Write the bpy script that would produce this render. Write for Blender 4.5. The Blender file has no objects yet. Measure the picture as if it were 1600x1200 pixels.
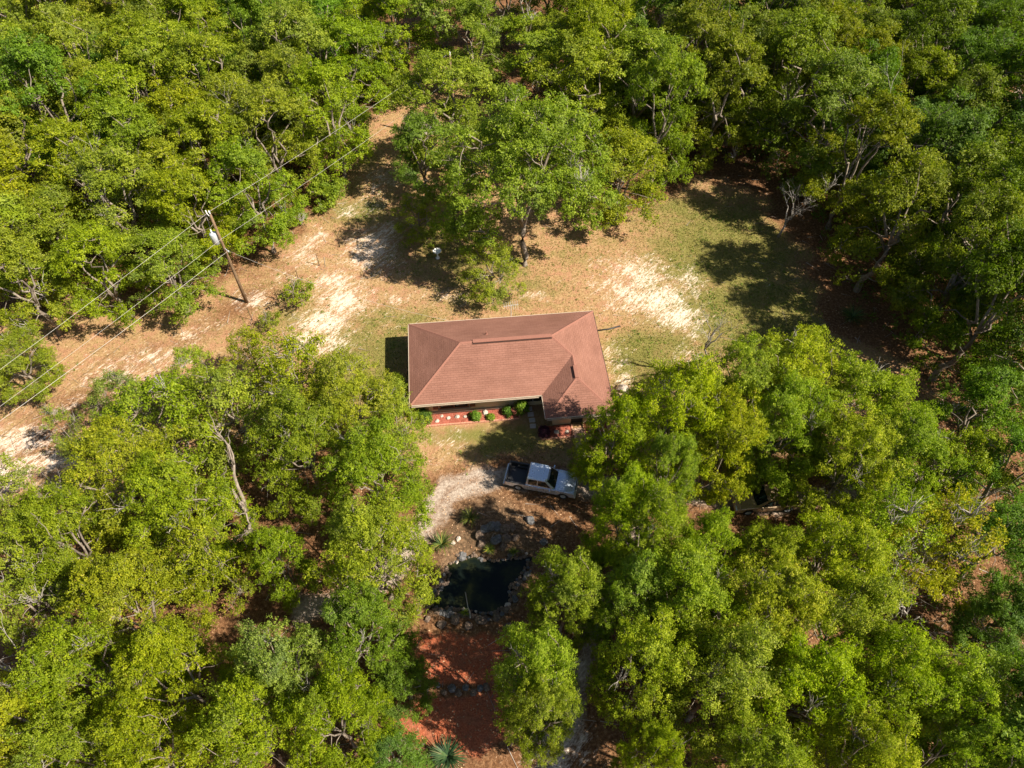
import bpy, bmesh, math, random
import numpy as np
from mathutils import Vector, Matrix

R = math.radians
SC = bpy.context.scene
COL = SC.collection
# ---------------------------------------------------------------- camera, sky, sun, exposure
CAM_H, FPX, PITCH = 46.0, 1130.0, R(52.5)
cam = bpy.data.cameras.new("camera")
cam.sensor_width = 36.0
cam.lens = 36.0 * FPX / 1600.0
cam.clip_end = 2000
cam_ob = bpy.data.objects.new("camera", cam)
COL.objects.link(cam_ob)
cam_ob.location = (0, 0, CAM_H)
cam_ob.rotation_euler = (math.pi / 2 - PITCH, 0, 0)
SC.camera = cam_ob

SUN_EL, SUN_AZ = R(47.5), R(111)          # azimuth clockwise from +y
world = bpy.data.worlds.new("World")
SC.world = world
world.use_nodes = True
wn = world.node_tree
bg = wn.nodes["Background"]
sky = wn.nodes.new("ShaderNodeTexSky")
sky.sky_type = 'NISHITA'
sky.sun_disc = False
sky.sun_elevation = SUN_EL
sky.sun_rotation = SUN_AZ
wn.links.new(sky.outputs[0], bg.inputs[0])
bg.inputs[1].default_value = 0.05
sun = bpy.data.lights.new("sun", 'SUN')
sun.energy = 5.0
sun.angle = R(0.5)
sun.color = (1.0, 0.925, 0.79)
sun_ob = bpy.data.objects.new("sun", sun)
COL.objects.link(sun_ob)
sd = Vector((math.sin(SUN_AZ) * math.cos(SUN_EL), math.cos(SUN_AZ) * math.cos(SUN_EL), math.sin(SUN_EL)))
sun_ob.rotation_euler = sd.to_track_quat('Z', 'Y').to_euler()
sun_ob.location = (40, -10, 60)
SC.view_settings.view_transform = 'Standard'
SC.view_settings.look = 'None'
SC.view_settings.exposure = 1.22
SC.view_settings.gamma = 1.0
SC.cycles.max_bounces = 7
SC.cycles.transparent_max_bounces = 4
SC.cycles.diffuse_bounces = 3

# ---------------------------------------------------------------- helpers
CP, SP = math.cos(PITCH), math.sin(PITCH)


def at(px, py, z=0.0):
    """photo pixel (1600x1200) -> point at height z"""
    u = (px - 800) / FPX
    v = -(py - 600) / FPX
    d = (u, CP + v * SP, -SP + v * CP)
    t = (CAM_H - z) / -d[2]
    return Vector((d[0] * t, d[1] * t, z))


def to_px(p):
    y, z = p[1], p[2] - CAM_H
    d = y * CP - z * SP
    return 800 + p[0] * FPX / d, 600 - (y * SP + z * CP) * FPX / d, d


def tag(o, label=None, cat=None, group=None, kind=None):
    if label: o["label"] = label
    if cat: o["category"] = cat
    if group: o["group"] = group
    if kind: o["kind"] = kind
    return o


def empty(name, loc=(0, 0, 0), rz=0.0):
    o = bpy.data.objects.new(name, None)
    COL.objects.link(o)
    o.location = loc
    o.rotation_euler = (0, 0, rz)
    o.empty_display_size = 0.3
    return o


def link(name, me, parent=None):
    o = bpy.data.objects.new(name, me)
    COL.objects.link(o)
    if parent is not None: o.parent = parent
    return o


class MB:
    def __init__(self):
        self.v, self.f = [], []

    def add(self, vs, fs):
        n = len(self.v)
        self.v += [tuple(p) for p in vs]
        self.f += [tuple(i + n for i in f) for f in fs]

    def box(self, c, s, rz=0.0, tilt=None):
        m = Matrix.Rotation(rz, 3, 'Z')
        if tilt is not None: m = m @ tilt
        vs = []
        for x in (-.5, .5):
            for y in (-.5, .5):
                for z in (-.5, .5):
                    vs.append(Vector(c) + m @ Vector((x * s[0], y * s[1], z * s[2])))
        self.add(vs, [(0, 1, 3, 2), (4, 6, 7, 5), (0, 4, 5, 1), (2, 3, 7, 6), (0, 2, 6, 4), (1, 5, 7, 3)])

    def prism(self, poly, z0, z1):
        n = len(poly)
        vs = [(x, y, z0) for x, y in poly] + [(x, y, z1) for x, y in poly]
        fs = [tuple(range(n - 1, -1, -1)), tuple(range(n, 2 * n))]
        fs += [(i, (i + 1) % n, n + (i + 1) % n, n + i) for i in range(n)]
        self.add(vs, fs)

    def extrude_y(self, prof, y0, y1):
        """profile in (x,z) extruded along y"""
        n = len(prof)
        vs = [(x, y0, z) for x, z in prof] + [(x, y1, z) for x, z in prof]
        fs = [tuple(range(n)), tuple(range(2 * n - 1, n - 1, -1))]
        fs += [(i, n + i, n + (i + 1) % n, (i + 1) % n) for i in range(n)]
        self.add(vs, fs)

    def tube(self, pts, rad, sides=6, cap=True):
        pts = [Vector(p) for p in pts]
        if not isinstance(rad, (list, tuple)): rad = [rad] * len(pts)
        n0 = len(self.v)
        for i, p in enumerate(pts):
            t = (pts[min(i + 1, len(pts) - 1)] - pts[max(i - 1, 0)])
            t = t.normalized() if t.length > 1e-9 else Vector((0, 0, 1))
            a = t.cross(Vector((0, 0, 1)))
            if a.length < 1e-3: a = t.cross(Vector((1, 0, 0)))
            a.normalize()
            b = t.cross(a)
            for k in range(sides):
                an = 2 * math.pi * k / sides
                self.v.append(tuple(p + (a * math.cos(an) + b * math.sin(an)) * rad[i]))
        for i in range(len(pts) - 1):
            for k in range(sides):
                k2 = (k + 1) % sides
                self.f.append((n0 + i * sides + k, n0 + i * sides + k2, n0 + (i + 1) * sides + k2, n0 + (i + 1) * sides + k))
        if cap:
            self.f.append(tuple(n0 + k for k in range(sides - 1, -1, -1)))
            e = n0 + (len(pts) - 1) * sides
            self.f.append(tuple(e + k for k in range(sides)))

    def lathe(self, c, prof, seg=16):
        """prof: list of (r,z)"""
        n0 = len(self.v)
        for r, z in prof:
            for k in range(seg):
                an = 2 * math.pi * k / seg
                self.v.append((c[0] + r * math.cos(an), c[1] + r * math.sin(an), c[2] + z))
        for i in range(len(prof) - 1):
            for k in range(seg):
                k2 = (k + 1) % seg
                self.f.append((n0 + i * seg + k, n0 + i * seg + k2, n0 + (i + 1) * seg + k2, n0 + (i + 1) * seg + k))
        self.f.append(tuple(n0 + k for k in range(seg - 1, -1, -1)))
        e = n0 + (len(prof) - 1) * seg
        self.f.append(tuple(e + k for k in range(seg)))

    def mesh(self, name, mat, smooth=False, fix=True):
        me = bpy.data.meshes.new(name)
        me.from_pydata(self.v, [], self.f)
        if mat: me.materials.append(mat)
        if fix:
            bm = bmesh.new(); bm.from_mesh(me)
            bmesh.ops.recalc_face_normals(bm, faces=bm.faces)
            bm.to_mesh(me); bm.free()
        if smooth:
            me.polygons.foreach_set("use_smooth", [True] * len(me.polygons))
        return me

    def build(self, name, mat, parent=None, smooth=False, bevel=0.0, loc=None):
        o = link(name, self.mesh(name, mat, smooth), parent)
        if bevel:
            m = o.modifiers.new("bevel", 'BEVEL')
            m.width = bevel; m.segments = 2; m.limit_method = 'ANGLE'; m.angle_limit = R(35)
        if loc is not None: o.location = loc
        return o


def fast_quads(name, V, tint, mat):
    """V: (n,4,3) quads as a mesh with a face attribute 'tint'"""
    n = len(V)
    me = bpy.data.meshes.new(name)
    me.vertices.add(n * 4)
    me.vertices.foreach_set("co", V.astype(np.float32).ravel())
    me.loops.add(n * 4)
    me.loops.foreach_set("vertex_index", np.arange(n * 4, dtype=np.int32))
    me.polygons.add(n)
    me.polygons.foreach_set("loop_start", np.arange(0, n * 4, 4, dtype=np.int32))
    me.update(calc_edges=True)
    a = me.attributes.new("tint", 'FLOAT', 'FACE')
    a.data.foreach_set("value", tint.astype(np.float32))
    me.materials.append(mat)
    return me


# ---------------------------------------------------------------- node materials
def new_mat(name):
    m = bpy.data.materials.new(name)
    m.use_nodes = True
    nt = m.node_tree
    return m, nt, nt.nodes["Principled BSDF"]


def noise(nt, scale, detail=4.0, rough=0.55, vec=None):
    n = nt.nodes.new("ShaderNodeTexNoise")
    n.inputs["Scale"].default_value = scale
    n.inputs["Detail"].default_value = detail
    n.inputs["Roughness"].default_value = rough
    if vec is not None: nt.links.new(vec, n.inputs["Vector"])
    return n.outputs["Fac"]


def ramp(nt, fac, stops):
    r = nt.nodes.new("ShaderNodeValToRGB")
    el = r.color_ramp.elements
    while len(el) < len(stops): el.new(0.5)
    for e, (p, c) in zip(el, stops):
        e.position = p
        e.color = (*c, 1) if len(c) == 3 else c
    nt.links.new(fac, r.inputs[0])
    return r.outputs[0]


def gray(a, b):
    return [(a, (0, 0, 0)), (b, (1, 1, 1))]


def mixc(nt, fac, a, b, mode='MIX'):
    m = nt.nodes.new("ShaderNodeMix")
    m.data_type = 'RGBA'; m.blend_type = mode
    for s, val in ((0, fac), (6, a), (7, b)):
        if isinstance(val, (int, float)): m.inputs[s].default_value = val
        elif isinstance(val, tuple): m.inputs[s].default_value = (*val, 1) if len(val) == 3 else val
        else: nt.links.new(val, m.inputs[s])
    return m.outputs[2]


def math_n(nt, op, a, b=0.0, clamp=False):
    m = nt.nodes.new("ShaderNodeMath")
    m.operation = op; m.use_clamp = clamp
    for s, val in ((0, a), (1, b)):
        if isinstance(val, (int, float)): m.inputs[s].default_value = val
        else: nt.links.new(val, m.inputs[s])
    return m.outputs[0]


def attr(nt, name):
    a = nt.nodes.new("ShaderNodeAttribute")
    a.attribute_name = name
    return a


def coords(nt, which="Object"):
    return nt.nodes.new("ShaderNodeTexCoord").outputs[which]


def bump(nt, bsdf, h, strength, dist):
    b = nt.nodes.new("ShaderNodeBump")
    b.inputs["Strength"].default_value = strength
    b.inputs["Distance"].default_value = dist
    nt.links.new(h, b.inputs["Height"])
    nt.links.new(b.outputs[0], bsdf.inputs["Normal"])


def simple(name, c1, c2=None, scale=6.0, rough=0.7, metal=0.0, bumpd=0.0, spec=0.4):
    m, nt, b = new_mat(name)
    b.inputs["Roughness"].default_value = rough
    b.inputs["Metallic"].default_value = metal
    b.inputs["Specular IOR Level"].default_value = spec
    if c2 is None:
        c2 = tuple(x * 0.8 for x in c1)
    f = noise(nt, scale, 5, 0.6, coords(nt))
    nt.links.new(ramp(nt, f, [(0.32, c2), (0.68, c1)]), b.inputs["Base Color"])
    if bumpd: bump(nt, b, f, 0.6, bumpd)
    return m


def foliage_mat(name, dark, mid, light, transl=0.35, rough=0.5):
    m, nt, b = new_mat(name)
    t = attr(nt, "tint").outputs["Fac"]
    col = ramp(nt, t, [(0.05, dark), (0.5, mid), (0.95, light)])
    geo = nt.nodes.new("ShaderNodeNewGeometry").outputs["Position"]
    dull = ramp(nt, noise(nt, .45, 4, .6, geo), [(.50, (0, 0, 0)), (.72, (.38, .38, .38))])
    grey = tuple(.55 * a_ + .45 * g_ for a_, g_ in zip(mid, (.17, .19, .09)))
    col = mixc(nt, dull, col, grey)
    brown = ramp(nt, t, [(.93, (0, 0, 0)), (.95, (.8, .8, .8))])
    col = mixc(nt, brown, col, (.27, .19, .05))
    oi = nt.nodes.new("ShaderNodeObjectInfo")
    col = mixc(nt, 1.0, col, oi.outputs["Color"], 'MULTIPLY')
    nt.links.new(col, b.inputs["Base Color"])
    b.inputs["Roughness"].default_value = rough
    b.inputs["Specular IOR Level"].default_value = 0.16
    tr = nt.nodes.new("ShaderNodeBsdfTranslucent")
    tc = mixc(nt, 1.0, col, (1.15, 1.35, 0.3), 'MULTIPLY')
    nt.links.new(tc, tr.inputs["Color"])
    mx = nt.nodes.new("ShaderNodeMixShader")
    mx.inputs[0].default_value = transl
    nt.links.new(b.outputs[0], mx.inputs[1])
    nt.links.new(tr.outputs[0], mx.inputs[2])
    nt.links.new(mx.outputs[0], nt.nodes["Material Output"].inputs["Surface"])
    return m


M = {}
M['leaf'] = foliage_mat("foliage", (0.080, 0.122, 0.004), (0.212, 0.258, 0.008), (0.392, 0.412, 0.020), 0.45)
M['leaf_dark'] = foliage_mat("foliage_shrub", (0.030, 0.065, 0.010), (0.070, 0.125, 0.016), (0.120, 0.180, 0.020), 0.3)
M['frond'] = foliage_mat("frond", (0.030, 0.055, 0.014), (0.065, 0.10, 0.022), (0.15, 0.17, 0.035), 0.2)
M['bark'] = simple("bark", (0.30, 0.25, 0.20), (0.12, 0.09, 0.07), 3.5, 0.9, bumpd=0.05, spec=0.1)
M['deadwood'] = simple("dead_wood", (0.38, 0.34, 0.30), (0.22, 0.19, 0.165), 4, 0.9, spec=0.1)
M['rock'] = simple("rock", (0.22, 0.155, 0.112), (0.06, 0.042, 0.032), 2.2, 0.9, bumpd=0.08, spec=0.2)
M['rock_grey'] = simple("rock_grey", (0.17, 0.165, 0.165), (0.06, 0.058, 0.058), 2.2, 0.9, bumpd=0.08, spec=0.2)
M['rock_pale'] = simple("rock_pale", (0.58, 0.50, 0.42), (0.26, 0.20, 0.16), 5.0, 0.85, bumpd=0.03, spec=0.2)
M['wall'] = simple("wall_paint", (0.68, 0.53, 0.33), (0.60, 0.46, 0.28), 1.6, 0.8)
M['cream'] = simple("cream_trim", (0.46, 0.37, 0.28), (0.36, 0.28, 0.21), 2.0, 0.6)
M['brown'] = simple("brown_trim", (0.24, 0.08, 0.045), (0.16, 0.055, 0.03), 5, 0.6)
M['drip'] = simple("dark_edge", (0.09, 0.045, 0.035), (0.05, 0.03, 0.025), 5, 0.6)
M['screen'] = simple("screen_mesh", (0.035, 0.033, 0.03), (0.022, 0.02, 0.02), 9, 0.8)
M['white'] = simple("white_paint", (0.80, 0.79, 0.76), (0.66, 0.64, 0.60), 4, 0.5)
M['terracotta'] = simple("terracotta", (0.50, 0.17, 0.10), (0.36, 0.11, 0.07), 6, 0.8)
M['edging'] = simple("brick_edging", (0.52, 0.26, 0.17), (0.36, 0.16, 0.10), 7, 0.85)
M['paver'] = simple("paver", (0.50, 0.44, 0.40), (0.36, 0.31, 0.28), 5, 0.85)
M['walk'] = simple("walk_paver", (0.50, 0.33, 0.24), (0.36, 0.22, 0.16), 4, 0.85)
M['pole'] = simple("pole_wood", (0.22, 0.145, 0.085), (0.12, 0.075, 0.045), 5, 0.9, bumpd=0.02, spec=0.1)
M['metal'] = simple("galvanised", (0.62, 0.64, 0.66), (0.46, 0.48, 0.50), 9, 0.45, 0.4)
M['wire'] = simple("wire", (0.46, 0.42, 0.37), (0.36, 0.33, 0.29), 3, 0.5, 0.2)
M['black'] = simple("black_plastic", (0.03, 0.03, 0.032), (0.02, 0.02, 0.021), 12, 0.55)
M['rubber'] = simple("rubber", (0.025, 0.025, 0.025), (0.018, 0.018, 0.018), 14, 0.85)
M['rustpost'] = simple("rusty_steel", (0.12, 0.075, 0.05), (0.07, 0.045, 0.03), 12, 0.8, 0.2)
M['plum'] = foliage_mat("plum_foliage", (0.035, 0.010, 0.022), (0.075, 0.018, 0.04), (0.13, 0.03, 0.06), 0.2)


def car_paint(name, c, metal):
    m, nt, b = new_mat(name)
    f = noise(nt, 1.7, 5, 0.6, coords(nt))
    nt.links.new(ramp(nt, f, [(0.3, tuple(x * 0.86 for x in c)), (0.7, c)]), b.inputs["Base Color"])
    b.inputs["Metallic"].default_value = metal
    r = ramp(nt, noise(nt, 5, 4, 0.6, coords(nt)), [(0.3, (0.24,) * 3), (0.7, (0.36,) * 3)])
    nt.links.new(r, b.inputs["Roughness"])
    b.inputs["Coat Weight"].default_value = 0.5
    b.inputs["Coat Roughness"].default_value = 0.08
    return m


M['silver'] = car_paint("silver_paint", (0.56, 0.63, 0.74), 0.5)
M['tan'] = car_paint("tan_paint", (0.50, 0.36, 0.22), 0.35)


def glass_mat():
    m, nt, b = new_mat("dark_glass")
    b.inputs["Base Color"].default_value = (0.010, 0.018, 0.016, 1)
    b.inputs["Roughness"].default_value = 0.05
    b.inputs["Specular IOR Level"].default_value = 0.6
    return m


M['glass'] = glass_mat()


def lens_mat(name, c):
    m, nt, b = new_mat(name)
    b.inputs["Base Color"].default_value = (*c, 1)
    b.inputs["Roughness"].default_value = 0.12
    return m


M['lamp_clear'] = lens_mat("lamp_clear", (0.62, 0.64, 0.66))
M['lamp_red'] = lens_mat("lamp_red", (0.35, 0.015, 0.012))


def shingle_mat():
    m, nt, b = new_mat("roof_shingles")
    uv = nt.nodes.new("ShaderNodeUVMap").outputs[0]
    br = nt.nodes.new("ShaderNodeTexBrick")
    nt.links.new(uv, br.inputs["Vector"])
    br.offset = 0.5
    br.inputs["Scale"].default_value = 1.0
    br.inputs["Mortar Size"].default_value = 0.012
    br.inputs["Mortar Smooth"].default_value = 0.4
    br.inputs["Brick Width"].default_value = 0.42
    br.inputs["Row Height"].default_value = 0.17
    br.inputs["Bias"].default_value = -0.1
    br.inputs["Color1"].default_value = (0.216, 0.104, 0.074, 1)
    br.inputs["Color2"].default_value = (0.240, 0.118, 0.086, 1)
    br.inputs["Mortar"].default_value = (0.180, 0.084, 0.060, 1)
    mp = nt.nodes.new("ShaderNodeMapping")
    mp.inputs["Scale"].default_value = (0.35, 2.6, 1)
    nt.links.new(uv, mp.inputs[0])
    streak = noise(nt, 1.0, 6, 0.65, mp.outputs[0])
    col = mixc(nt, 1.0, br.outputs["Color"], ramp(nt, streak, [(0.3, (0.88, 0.87, 0.87)), (0.7, (1.08, 1.08, 1.08))]), 'MULTIPLY')
    big = noise(nt, 0.5, 5, 0.6, coords(nt))
    col = mixc(nt, 1.0, col, ramp(nt, big, [(0.3, (0.86, 0.84, 0.83)), (0.65, (1.06, 1.06, 1.06))]), 'MULTIPLY')
    grain = noise(nt, 28, 3, 0.7, coords(nt))
    col = mixc(nt, 1.0, col, ramp(nt, grain, [(0.25, (0.78, 0.76, 0.76)), (0.75, (1.18, 1.18, 1.18))]), 'MULTIPLY')
    nt.links.new(col, b.inputs["Base Color"])
    b.inputs["Roughness"].default_value = 0.9
    b.inputs["Specular IOR Level"].default_value = 0.15
    h = math_n(nt, 'SUBTRACT', grain, math_n(nt, 'MULTIPLY', br.outputs["Fac"], 1.0))
    bump(nt, b, h, 0.7, 0.02)
    return m


M['shingle'] = shingle_mat()


def mulch_mat():
    m, nt, b = new_mat("red_mulch")
    v = coords(nt)
    f = noise(nt, 9, 6, 0.75, v)
    g = noise(nt, 1.2, 4, 0.6, v)
    c = ramp(nt, f, [(0.28, (0.13, 0.034, 0.020)), (0.5, (0.29, 0.082, 0.052)), (0.72, (0.43, 0.17, 0.12))])
    c = mixc(nt, 1.0, c, ramp(nt, g, [(0.3, (0.78, 0.78, 0.75)), (0.7, (1.12, 1.15, 1.2))]), 'MULTIPLY')
    nt.links.new(c, b.inputs["Base Color"])
    b.inputs["Roughness"].default_value = 0.95
    b.inputs["Specular IOR Level"].default_value = 0.1
    bump(nt, b, f, 1.0, 0.06)
    return m


M['mulch'] = mulch_mat()


def water_mat():
    m, nt, b = new_mat("pond_water")
    v = coords(nt)
    f = noise(nt, 0.55, 5, 0.6, v)
    c = ramp(nt, f, [(0.46, (0.005, 0.008, 0.006)), (0.60, (0.022, 0.025, 0.008)), (0.72, (0.085, 0.078, 0.018))])
    nt.links.new(c, b.inputs["Base Color"])
    b.inputs["Roughness"].default_value = 0.07
    b.inputs["Specular IOR Level"].default_value = 0.13
    bump(nt, b, noise(nt, 5, 3, 0.5, v), 0.08, 0.02)
    return m


M['water'] = water_mat()


# ---------------------------------------------------------------- ground
def vnoise(x, y, s, seed):
    """smooth value noise in 0..1"""
    rg = np.random.RandomState(seed)
    T = rg.rand(256, 256)
    X, Y = x / s + 91.3, y / s + 47.7
    i, j = np.floor(X).astype(int), np.floor(Y).astype(int)
    fx, fy = X - i, Y - j
    fx, fy = fx * fx * (3 - 2 * fx), fy * fy * (3 - 2 * fy)
    g = lambda a, b_: T[a % 256, b_ % 256]
    return (g(i, j) * (1 - fx) + g(i + 1, j) * fx) * (1 - fy) + (g(i, j + 1) * (1 - fx) + g(i + 1, j + 1) * fx) * fy


def fbm(x, y, s, seed):
    return (vnoise(x, y, s, seed) * .5 + vnoise(x, y, s / 2.1, seed + 1) * .3 + vnoise(x, y, s / 4.3, seed + 2) * .2)


def poly_dist(X, Y, poly):
    """signed distance to polygon, positive inside"""
    d = np.full(X.shape, 1e9)
    ins = np.zeros(X.shape, bool)
    n = len(poly)
    for k in range(n):
        ax, ay = poly[k]; bx, by = poly[(k + 1) % n]
        ex, ey = bx - ax, by - ay
        t = np.clip(((X - ax) * ex + (Y - ay) * ey) / (ex * ex + ey * ey + 1e-12), 0, 1)
        d = np.minimum(d, np.hypot(X - ax - t * ex, Y - ay - t * ey))
        c = ((ay > Y) != (by > Y)) & (X < (bx - ax) * (Y - ay) / (by - ay + 1e-12) + ax)
        ins ^= c
    return np.where(ins, d, -d)


def line_dist(X, Y, pts):
    d = np.full(X.shape, 1e9)
    for (ax, ay), (bx, by) in zip(pts[:-1], pts[1:]):
        ex, ey = bx - ax, by - ay
        t = np.clip(((X - ax) * ex + (Y - ay) * ey) / (ex * ex + ey * ey), 0, 1)
        d = np.minimum(d, np.hypot(X - ax - t * ex, Y - ay - t * ey))
    return d


W2 = lambda pts: [tuple(at(*p)[:2]) for p in pts]
CLEAR = W2([(-60, 780), (-60, 520), (40, 500), (120, 470), (200, 470), (320, 430), (400, 400), (430, 370), (490, 320),
            (535, 250), (590, 180), (640, 125), (720, 100), (800, 180), (900, 260), (960, 330), (1040, 310), (1100, 280), (1190, 300),
            (1230, 380), (1270, 470), (1330, 520), (1400, 560), (1440, 620), (1300, 700), (1180, 745), (950, 730), (700, 720), (660, 740), (480, 660), (200, 800)])
POND = [tuple(p) for p in W2([(702, 884), (735, 869), (768, 877), (800, 872), (826, 872), (816, 892), (796, 915), (794, 940), (770, 957),
                              (738, 952), (705, 948), (676, 946), (676, 932), (700, 912), (704, 898)])]
MULCH1 = W2([(640, 990), (690, 985), (760, 992), (800, 990), (790, 1030), (770, 1065), (700, 1072), (668, 1060), (655, 1030)])
MULCH2 = W2([(625, 1100), (680, 1085), (770, 1082), (785, 1120), (785, 1160), (745, 1180), (690, 1165), (630, 1145)])
DRIVE = W2([(480, 950), (540, 940), (615, 890), (668, 812), (700, 768), (745, 748), (800, 748), (880, 752), (960, 768), (1100, 770), (1210, 785), (1330, 770), (1480, 745)])
TRACK = W2([(1000, 840), (960, 920), (925, 1000), (905, 1080), (880, 1150), (850, 1230)])
ROADL = W2([(640, 240), (585, 300), (520, 350), (470, 395), (400, 455), (340, 500), (240, 560), (150, 610), (70, 680), (0, 730), (-80, 790)])
SANDS = [  # px, py, rx, ry (m), strength
    (395, 468, 2.2, 1.4, .8), (440, 432, 2.0, 1.0, .55), (478, 408, 2.0, 1.2, .6), (330, 510, 2.4, 1.2, .45), (240, 560, 4.0, 1.8, .6),
    (180, 590, 3.5, 2.2, .7), (110, 640, 3.0, 2, .5), (40, 690, 3, 2, .9), (80, 720, 3, 1.5, .85), (10, 740, 3, 2.5, .9), (210, 620, 2.5, 2, .7),
    (300, 600, 2.5, 2, .5), (150, 690, 2, 2, .5),
    (520, 440, 2.3, 1.6, .75), (535, 470, 2.4, 2.2, .85), (505, 505, 2.6, 2.0, .85), (480, 530, 2.2, 2, .7), (520, 535, 2, 1.6, .7), (400, 560, 2, 2, .5),
    (580, 390, 2.4, 3.2, .85), (600, 365, 1.6, 2.0, .7), (612, 420, 1.3, 1.0, .5), (610, 500, 2.5, 1.5, .3), (700, 462, 3.0, 1.2, .45), (620, 468, 1.5, .8, .55),
    (600, 280, 2.4, 2.0, .55), (580, 320, 2.0, 2.0, .5), (640, 275, 2, 2.2, .3),
    (1000, 430, 3.0, 2.6, .75), (1030, 470, 3.0, 2.4, .85), (985, 465, 2.6, 2.2, .7), (1060, 495, 2.2, 1.6, .9), (1075, 440, 1.6, 2.4, .6), (945, 410, 2.0, 1.0, .45),
    (955, 445, 2.5, 1.5, .5), (835, 462, 1.5, .8, .5), (1085, 520, 1.5, 1.5, .5), (960, 560, 1.0, 2.0, .6), (972, 600, 1.4, 1.8, .6), (1010, 610, 1.6, 1.0, .4), (1075, 560, 1.6, 1.4, .5),
    (700, 690, 2.0, 1.3, .42), (690, 720, 1.8, 1, .4), (540, 940, 1.8, 1.2, .7), (300, 600, 3, 1.6, .4), (1440, 750, 3, 1.2, .6), (1100, 770, 3.0, 1.4, .6),
    (870, 1165, 2.4, 2.2, 1.0), (365, 945, 1.6, 1.4, .3), (900, 1050, 1.5, 2, .7),
]
GREENS = [(560, 560, 3, 5, .8), (590, 500, 3, 2, .7), (610, 540, 2, 3, .8), (1000, 560, 3, 2.6, .9), (950, 380, 2, 2, .5), (850, 450, 3, 1.4, .6), (820, 475, 4, 1, .5),
          (720, 680, 4, .9, .7), (800, 690, 4, 1.6, .8), (1150, 400, 8, 7, 1.1), (1190, 480, 9, 6, 1.1), (450, 450, 2.5, 2.5, .5), (560, 250, 4, 4, .35), (520, 290, 3, 3, .5),  # right-hand patches: real grass, strengthened to put the lawn's shade into its colour
          (740, 420, 6, 4, .5), (1060, 350, 4, 3, .5), (1030, 590, 2.5, 2, .6), (560, 330, 4, 2, .6), (600, 600, 2, 4, .8), (900, 400, 3, 2, .45), (1320, 560, 5, 3, .3), (470, 490, 3, 2, .45), (640, 500, 3, 1.5, .7), (1000, 540, 4, 2, .8), (930, 400, 4, 2, .5), (1060, 330, 4, 3, .6),
          (1220, 430, 4, 5, .7), (1060, 540, 3, 2, .7), (990, 590, 2, 3, .6), (760, 470, 5, 1.4, .6), (700, 385, 4, 3, .6)]


def blob(X, Y, lst):
    o = np.zeros(X.shape)
    for px, py, rx, ry, s in lst:
        c = at(px, py)
        q = ((X - c.x) / rx) ** 2 + ((Y - c.y) / ry) ** 2
        o = np.maximum(o, s * np.exp(-q * 0.75))
    return o


def ground_z(x, y):
    x = np.asarray(x, float); y = np.asarray(y, float)
    z = (fbm(x, y, 6.0, 5) - .5) * .12
    pd = poly_dist(x, y, POND)
    z = np.where(pd > -0.5, np.minimum(z, -np.clip((pd + 0.5) * 0.9, 0, 0.75)), z)
    c = at(782, 838)
    m = np.exp(-(((x - c.x) / 2.2) ** 2 + ((y - c.y) / 1.3) ** 2))
    z = z + np.where(pd < -0.4, m * 0.7, 0)
    # level pad under the house
    dh = np.maximum(np.abs(x - 0) - 10, np.abs(y - 35.5) - 7)
    return z * np.clip(dh / 3, 0, 1)


def gz(x, y):
    return float(ground_z(np.array([x]), np.array([y]))[0])


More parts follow.
